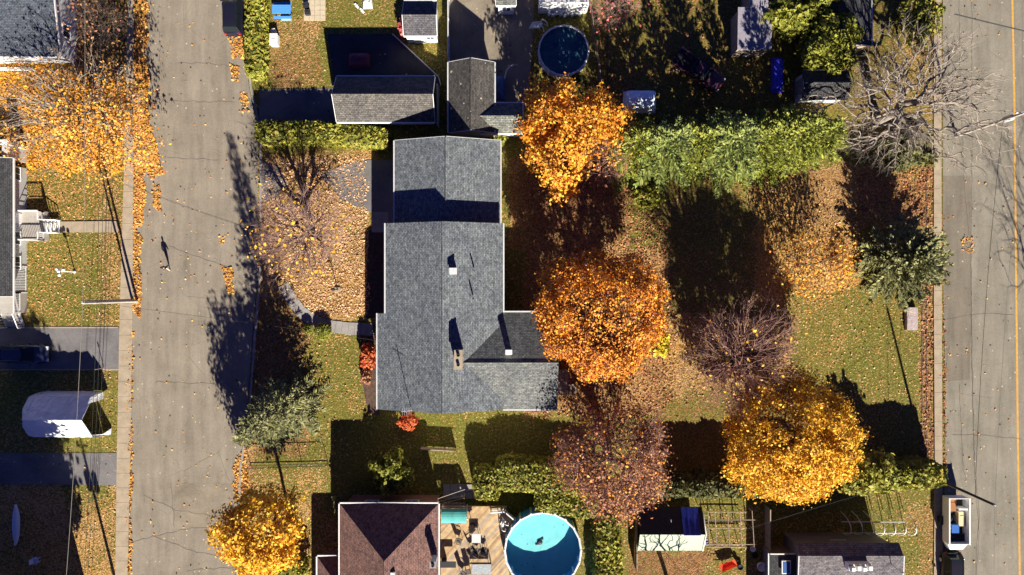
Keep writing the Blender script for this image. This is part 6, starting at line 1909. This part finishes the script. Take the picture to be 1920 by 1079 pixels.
blob_shrub('yellow_shrub', 'small bright yellow shrub at the right rim of the big orange tree', 1238, 645, 22, 2.0, 17, leafmat('lemon_leaves', [(.62, .5, .02), (.5, .42, .03), (.7, .55, .05)]), 900, .2, sq=(.8, 1.2))
blob_shrub('yellow_shrub', 'golden leaf bush between the twiggy tree and the wide spruce', 1582, 490, 20, 1.2, 18, L_amber, 500, .2, sq=(.7, 1.6))
blob_shrub('green_shrub', 'lime sprig bush at the top of the amber tree beside the white eaves', 940, 262, 12, 1.5, 19, L_lime, 260, .2)
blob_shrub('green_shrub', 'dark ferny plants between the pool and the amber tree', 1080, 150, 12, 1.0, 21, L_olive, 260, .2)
blob_shrub('green_shrub', 'dark green bush below the row of spruces at its left end', 1215, 372, 26, 1.6, 22, L_cedar, 900, .2, sq=(1.2, .9))

blob_shrub('added_cedar_clump', 'added tall clump in the hedge, shaped to cast the round shadow on the back lawn', 1636, 884, 40, 4.6, 23, L_cedar, 2600, .24)  # added clump, sized to throw the rounded shadow north of the hedge
# ================================================================== TREES
conifer('spruce', 'tall blue-green spruce at the corner of the front lawn by the left street', 556, 762, 15.5, 3.6, 31, L_blue, whorl=.42, nb=10, spray=.34, droop=.22)
row = [(1176, 292, 'first spruce from the left in the long green row'), (1228, 298, 'second spruce from the left in the long green row'), (1284, 290, 'third spruce from the left in the long green row'),
       (1338, 294, 'fourth spruce from the left, the middle one of the long green row'), (1394, 286, 'fifth spruce from the left in the long green row'), (1450, 280, 'second spruce from the right end of the long green row'), (1500, 276, 'last spruce at the right end of the long green row')]
for i, (px, py, lab) in enumerate(row):
    conifer('spruce', lab, px, py, [8.6, 11.0, 9.0, 11.6, 9.2, 10.8, 8.8][i], [3.6, 4.1, 3.2, 4.1, 3.3, 3.8, 3.4][i], 40 + i, [L_spruce, L_spruce2][i % 2 if i < 4 else 0], 'spruces in the long row', whorl=.6, nb=9, spray=.4, droop=.1, taper=.8, up=.3, dens=1.2)
conifer('spruce', 'wide grey-green spruce beside the right sidewalk', 1668, 492, 6.8, 4.5, 60, L_blue, whorl=.36, nb=15, spray=.44, droop=-.05, taper=.6, up=.3)
broadleaf('maple_tree', 'big round orange tree east of the middle house', 1128, 588, 114, 7.0, 4.0, 101,
          [(L_orange, .85), (L_rust, .15)], 44000, .13, 800, 'bark', 'bark', shell=.55, clump=.3, zmin=-.6, twl=(.2, .45), per=3,
          keep=lambda d, rng: (np.hypot(d[:, 0], d[:, 1] + .12) + rng.normal(size=len(d)) * .2 > .62) | (rng.uniform(size=len(d)) < .2))
broadleaf('maple_tree', 'amber tree between the dark blue pool and the middle house', 1070, 252, 86, 5.5, 3.2, 102,
          [(L_amber, .75), (L_orange, .25)], 15000, .18, 420, 'bark', 'bark', shell=.4, clump=.34, lump=.4, sq=(1.0, .98),
          keep=lambda d, rng: ~((d[:, 0] > .25) & (d[:, 1] < -.15) & (rng.uniform(size=len(d)) < .85)))
broadleaf('maple_tree', 'golden-yellow round tree above the rough hedge', 1479, 818, 118, 7.6, 4.7, 103,
          [(L_yellow, .85), (L_amber, .15)], 48000, .135, 800, 'bark', 'bark', shell=.55, clump=.3, zmin=-.6, twl=(.2, .45), per=3, lump=.08,
          keep=lambda d, rng: (d[:, 1] < .35 + rng.normal(size=len(d)) * .25) | (rng.uniform(size=len(d)) < .72))
broadleaf('maple_tree', 'small golden tree on the left street at the bottom', 490, 990, 74, 7.5, 4.0, 104,
          [(L_yellow, .9), (L_amber, .1)], 14000, .17, 480, 'bark', 'bark', shell=.5, clump=.28, twl=(.2, .4),
          keep=lambda d, rng: (d[:, 1] < -.1 + rng.normal(size=len(d)) * .25) | (rng.uniform(size=len(d)) < .45))
broadleaf('deciduous_tree', 'nearly bare grey tree with golden leaves at the upper left', 140, 212, 128, 5.2, 3.2, 105,
          [(L_amber, .8), (L_tan, .2)], 6500, .14, 600, 'bark_grey', 'twig_grey', shell=.12, per=3, twl=(.4, 1.1), clump=.5, lump=.2, sq=(1.1, .9), rt=.022, trw=.014, pathw=.9,
          keep=lambda d, rng: ((d[:, 0] > .0) & (d[:, 1] < .45)) | ((d[:, 1] < -.25) & (rng.uniform(size=len(d)) < .6)) | (rng.uniform(size=len(d)) < .12))
broadleaf('deciduous_tree', 'bare pinkish twigged tree with few yellow leaves on the front lawn', 562, 438, 84, 5.0, 3.2, 106,
          [(L_yellow, 1.0)], 360, .2, 420, 'bark', 'twig_pink', shell=.25, per=7, twl=(.5, 1.3), clump=.4, rt=.02, trw=.011, pathw=1.0)
broadleaf('deciduous_tree', 'bare purple twiggy tree on the back lawn left of the sunny grass', 1394, 674, 108, 8.3, 2.9, 107,
          [(L_rust, .6), (L_yellow, .4)], 420, .16, 380, 'bark', 'twig_purple', shell=.2, per=5, twl=(.5, 1.5), clump=.4, rt=.02, trw=.013, zmin=-.2, fork=5.2, pathw=1.2)
broadleaf('deciduous_tree', 'purple-brown tree with rusty leaves south of the big orange tree', 1150, 862, 98, 6.2, 3.8, 108,
          [(L_rust, .85), (L_orange, .15)], 12000, .14, 1100, 'bark_grey', 'twig_purple', shell=.35, per=6, twl=(.4, .9), clump=.36, rt=.02, trw=.013, lump=.16)
broadleaf('deciduous_tree', 'sprawling bare grey tree at the upper right, its limbs over the road', 1712, 194, 138, 6.3, 3.8, 109,
          [], 0, .2, 950, 'bark_grey', 'twig_grey', shell=.1, per=5, twl=(.4, 1.2), rt=.026, lump=.4, sq=(1.2, .9), pathw=.45, trw=.012)
broadleaf('deciduous_tree', 'small twiggy tree with orange leaves left of the wide spruce', 1528, 494, 62, 3.8, 2.4, 110,
          [(L_amber, .6), (L_tan, .4)], 3200, .14, 300, 'bark_grey', 'twig_tan', shell=.25, per=4, twl=(.3, .9), clump=.5, rt=.011, pathw=.8)
broadleaf('deciduous_tree', 'pinkish bare shrubby tree at the top edge right of the white platform', 1150, 6, 42, 2.4, 1.7, 111,
          [(L_pink, 1.0)], 250, .14, 340, 'bark', 'twig_pink', shell=.3, per=4, twl=(.3, .7), rt=.008, fork=.4, zmin=-.2)
broadleaf('deciduous_tree', 'bare thin tree between amber tree and spruces', 1135, 300, 44, 4.0, 2.6, 112,
          [(L_rust, 1.0)], 260, .18, 300, 'bark', 'twig_purple', shell=.2, per=3, twl=(.4, .9), rt=.009)
broadleaf('deciduous_tree', 'reddish twiggy tree in the shaded strip at the top left', 175, 40, 46, 5.0, 3.0, 113,
          [(L_rust, 1.0)], 260, .16, 260, 'bark', 'bark', shell=.2, per=3, twl=(.4, .9), rt=.009)
broadleaf('deciduous_tree', 'bare tree beyond the bottom edge throwing branch shadows on the pale garden shelter', 1275, 1140, 60, 4.6, 3.0, 114,
          [], 0, .2, 120, 'bark', 'bark', shell=.3, per=1, twl=(.4, .8), rt=.026)
broadleaf('deciduous_tree', 'bare tree beyond the right edge throwing branch shadows on the road', 2210, 720, 150, 9.0, 6.0, 115,
          [], 0, .2, 420, 'bark', 'bark', shell=.2, per=2, twl=(.6, 1.4), rt=.016)
def unseen_tree(lab, gx, gy, zc, rpx, rz, seed):  # unseen trees beyond the edge, placed for the shade they cast
    k = 1 / (1 - zc / CAM_H)
    broadleaf('maple_tree', lab, 960 + (gx - 960) * k, 539.5 + (gy - 539.5) * k, rpx * k, zc, rz, seed, [(L_rust, 1)], 9000, .36, 240, 'bark', 'bark', clump=.55)  # unseen tree, placed for the shade it casts
unseen_tree('right unseen tree of the three beyond the lower left edge shading the canoe lawn', 92, 1190, 9.5, 98, 4.5, 116)
unseen_tree('middle unseen tree of the three beyond the lower left edge shading the canoe lawn', -40, 1180, 9.5, 100, 4.5, 118)
unseen_tree('fourth tree beyond the lower left edge, unseen, added for more shade on the lawn', 74, 1148, 11.0, 98, 3.8, 121)
unseen_tree('fifth tree beyond the lower left edge, unseen, added for more shade on the lower driveway', 126, 1236, 10.0, 86, 3.2, 122)
unseen_tree('tallest unseen tree beyond the lower left edge shading the left driveway', 100, 1135, 12.5, 104, 3.6, 119)
unseen_tree('nearest low-crowned unseen tree beyond the lower left edge shading the tarp shelter lawn', 20, 1165, 9.0, 100, 3.6, 120)

# ================================================================== LOOSE LEAVES
def scatter(name, label, polys, per_m2, size, mat, seed, z=.02, soft=12):
    rng = np.random.default_rng(seed); Q = []
    for poly in polys:
        xs = [p[0] for p in poly]; ys = [p[1] for p in poly]
        area = (max(xs) - min(xs)) * (max(ys) - min(ys)) * U * U
        n = int(area * per_m2)
        x = rng.uniform(min(xs) - soft, max(xs) + soft, n); y = rng.uniform(min(ys) - soft, max(ys) + soft, n)
        jx = (fbm(x / 16, y / 16 + seed) - .5) * soft * 3; jy = (fbm(x / 16 + 50, y / 16 + seed) - .5) * soft * 3
        k = inpoly(x + jx, y + jy, poly) & (rng.uniform(size=n) < .35 + fbm(x / 10, y / 10 + seed) * .9)
        Q.append(np.stack([x[k], y[k]], 1))
    Q = np.concatenate(Q)
    C_ = np.stack([(Q[:, 0] - 960) * U, (539.5 - Q[:, 1]) * U, z + rng.uniform(0, .05, len(Q))], 1)
    up = np.zeros_like(C_); up[:, 2] = 1
    v, f = leaf_cards(C_, size, rng, up, 1.4, .35)
    o = np_mesh(name, v, f, mat, None, (C_[0][0], C_[0][1], 0))
    tag(o, label, 'fallen leaves', None, 'stuff')
scatter('fallen_leaves', 'bright orange-yellow drift of leaves along the left gutter', [
    [(252, -60), (276, -60), (277, 200), (285, 250), (300, 290), (306, 325), (280, 335), (275, 300), (268, 420), (250, 440)],
    [(285, 340), (302, 350), (304, 400), (294, 402)], [(250, 430), (266, 440), (264, 600), (250, 590)], [(240, 620), (250, 620), (246, 1079), (240, 1079)]], 190, .15, L_drift, 1, .03, 5)
scatter('fallen_leaves', 'orange patches of leaves along the right kerb of the left street', [
    [(426, 68), (462, 70), (466, 112), (436, 112)], [(430, 124), (452, 126), (450, 152), (436, 152)], [(450, 170), (464, 172), (464, 212), (454, 212)],
    [(414, 500), (436, 505), (440, 552), (430, 552)], [(438, 880), (462, 830), (466, 950), (440, 940)], [(412, 440), (425, 440), (422, 460), (412, 458)]], 170, .15, L_drift, 2, .03, 5)
scatter('fallen_leaves', 'golden leaves spread under the bare grey tree at the upper left', [[(-20, 125), (110, 110), (235, 150), (245, 315), (215, 325), (60, 318), (-20, 300)]], 60, .16, L_amber, 3, .0, 14)
scatter('fallen_leaves', 'tan leaves covering the front lawn of the middle house', [[(486, 295), (690, 290), (690, 596), (590, 590), (486, 520)]], 60, .115, L_peach, 4, -.01, 8)
scatter('fallen_leaves', 'mixed leaves lying on the left lawns', [rect(50, 320, 228, 412), rect(46, 440, 228, 610), rect(190, 696, 222, 850), rect(115, 910, 220, 1090)], 7, .11, L_ground, 5, -.01, 6)
scatter('fallen_leaves', 'rusty leaves on the back lawn around the orange tree', [[(950, 300), (1240, 340), (1270, 640), (1260, 780), (1000, 780), (985, 450)]], 34, .13, L_groundr, 6, -.01, 14)
scatter('fallen_leaves', 'tan leaves around the purple twiggy tree on the back lawn', [[(1245, 600), (1490, 600), (1500, 760), (1250, 760)], [(1420, 335), (1605, 335), (1600, 560), (1440, 560)]], 14, .12, L_ground, 7, -.01, 16)
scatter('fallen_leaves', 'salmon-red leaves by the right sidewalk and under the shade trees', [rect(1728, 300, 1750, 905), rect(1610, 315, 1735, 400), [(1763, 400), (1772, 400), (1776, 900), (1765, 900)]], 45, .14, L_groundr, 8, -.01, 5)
scatter('fallen_leaves', 'sparse pale leaves dotted over the right back lawn', [rect(1490, 560, 1725, 760), rect(570, 640, 690, 860), rect(470, 30, 610, 165), rect(1320, 960, 1430, 1079), rect(1660, 940, 1755, 1079)], 4, .11, L_ground, 9, -.01, 10)
scatter('fallen_leaves', 'single leaves blown over the road and the driveways', [rect(262, 0, 455, 1079), rect(1775, 0, 1900, 1079), rect(840, 0, 930, 110), rect(55, 850, 220, 905)], .5, .12, L_drift, 10, .02, 4)
scatter('fallen_leaves', 'small orange leaf patch on the right road', [rect(1803, 446, 1826, 476)], 90, .12, L_drift, 12, .02, 4)
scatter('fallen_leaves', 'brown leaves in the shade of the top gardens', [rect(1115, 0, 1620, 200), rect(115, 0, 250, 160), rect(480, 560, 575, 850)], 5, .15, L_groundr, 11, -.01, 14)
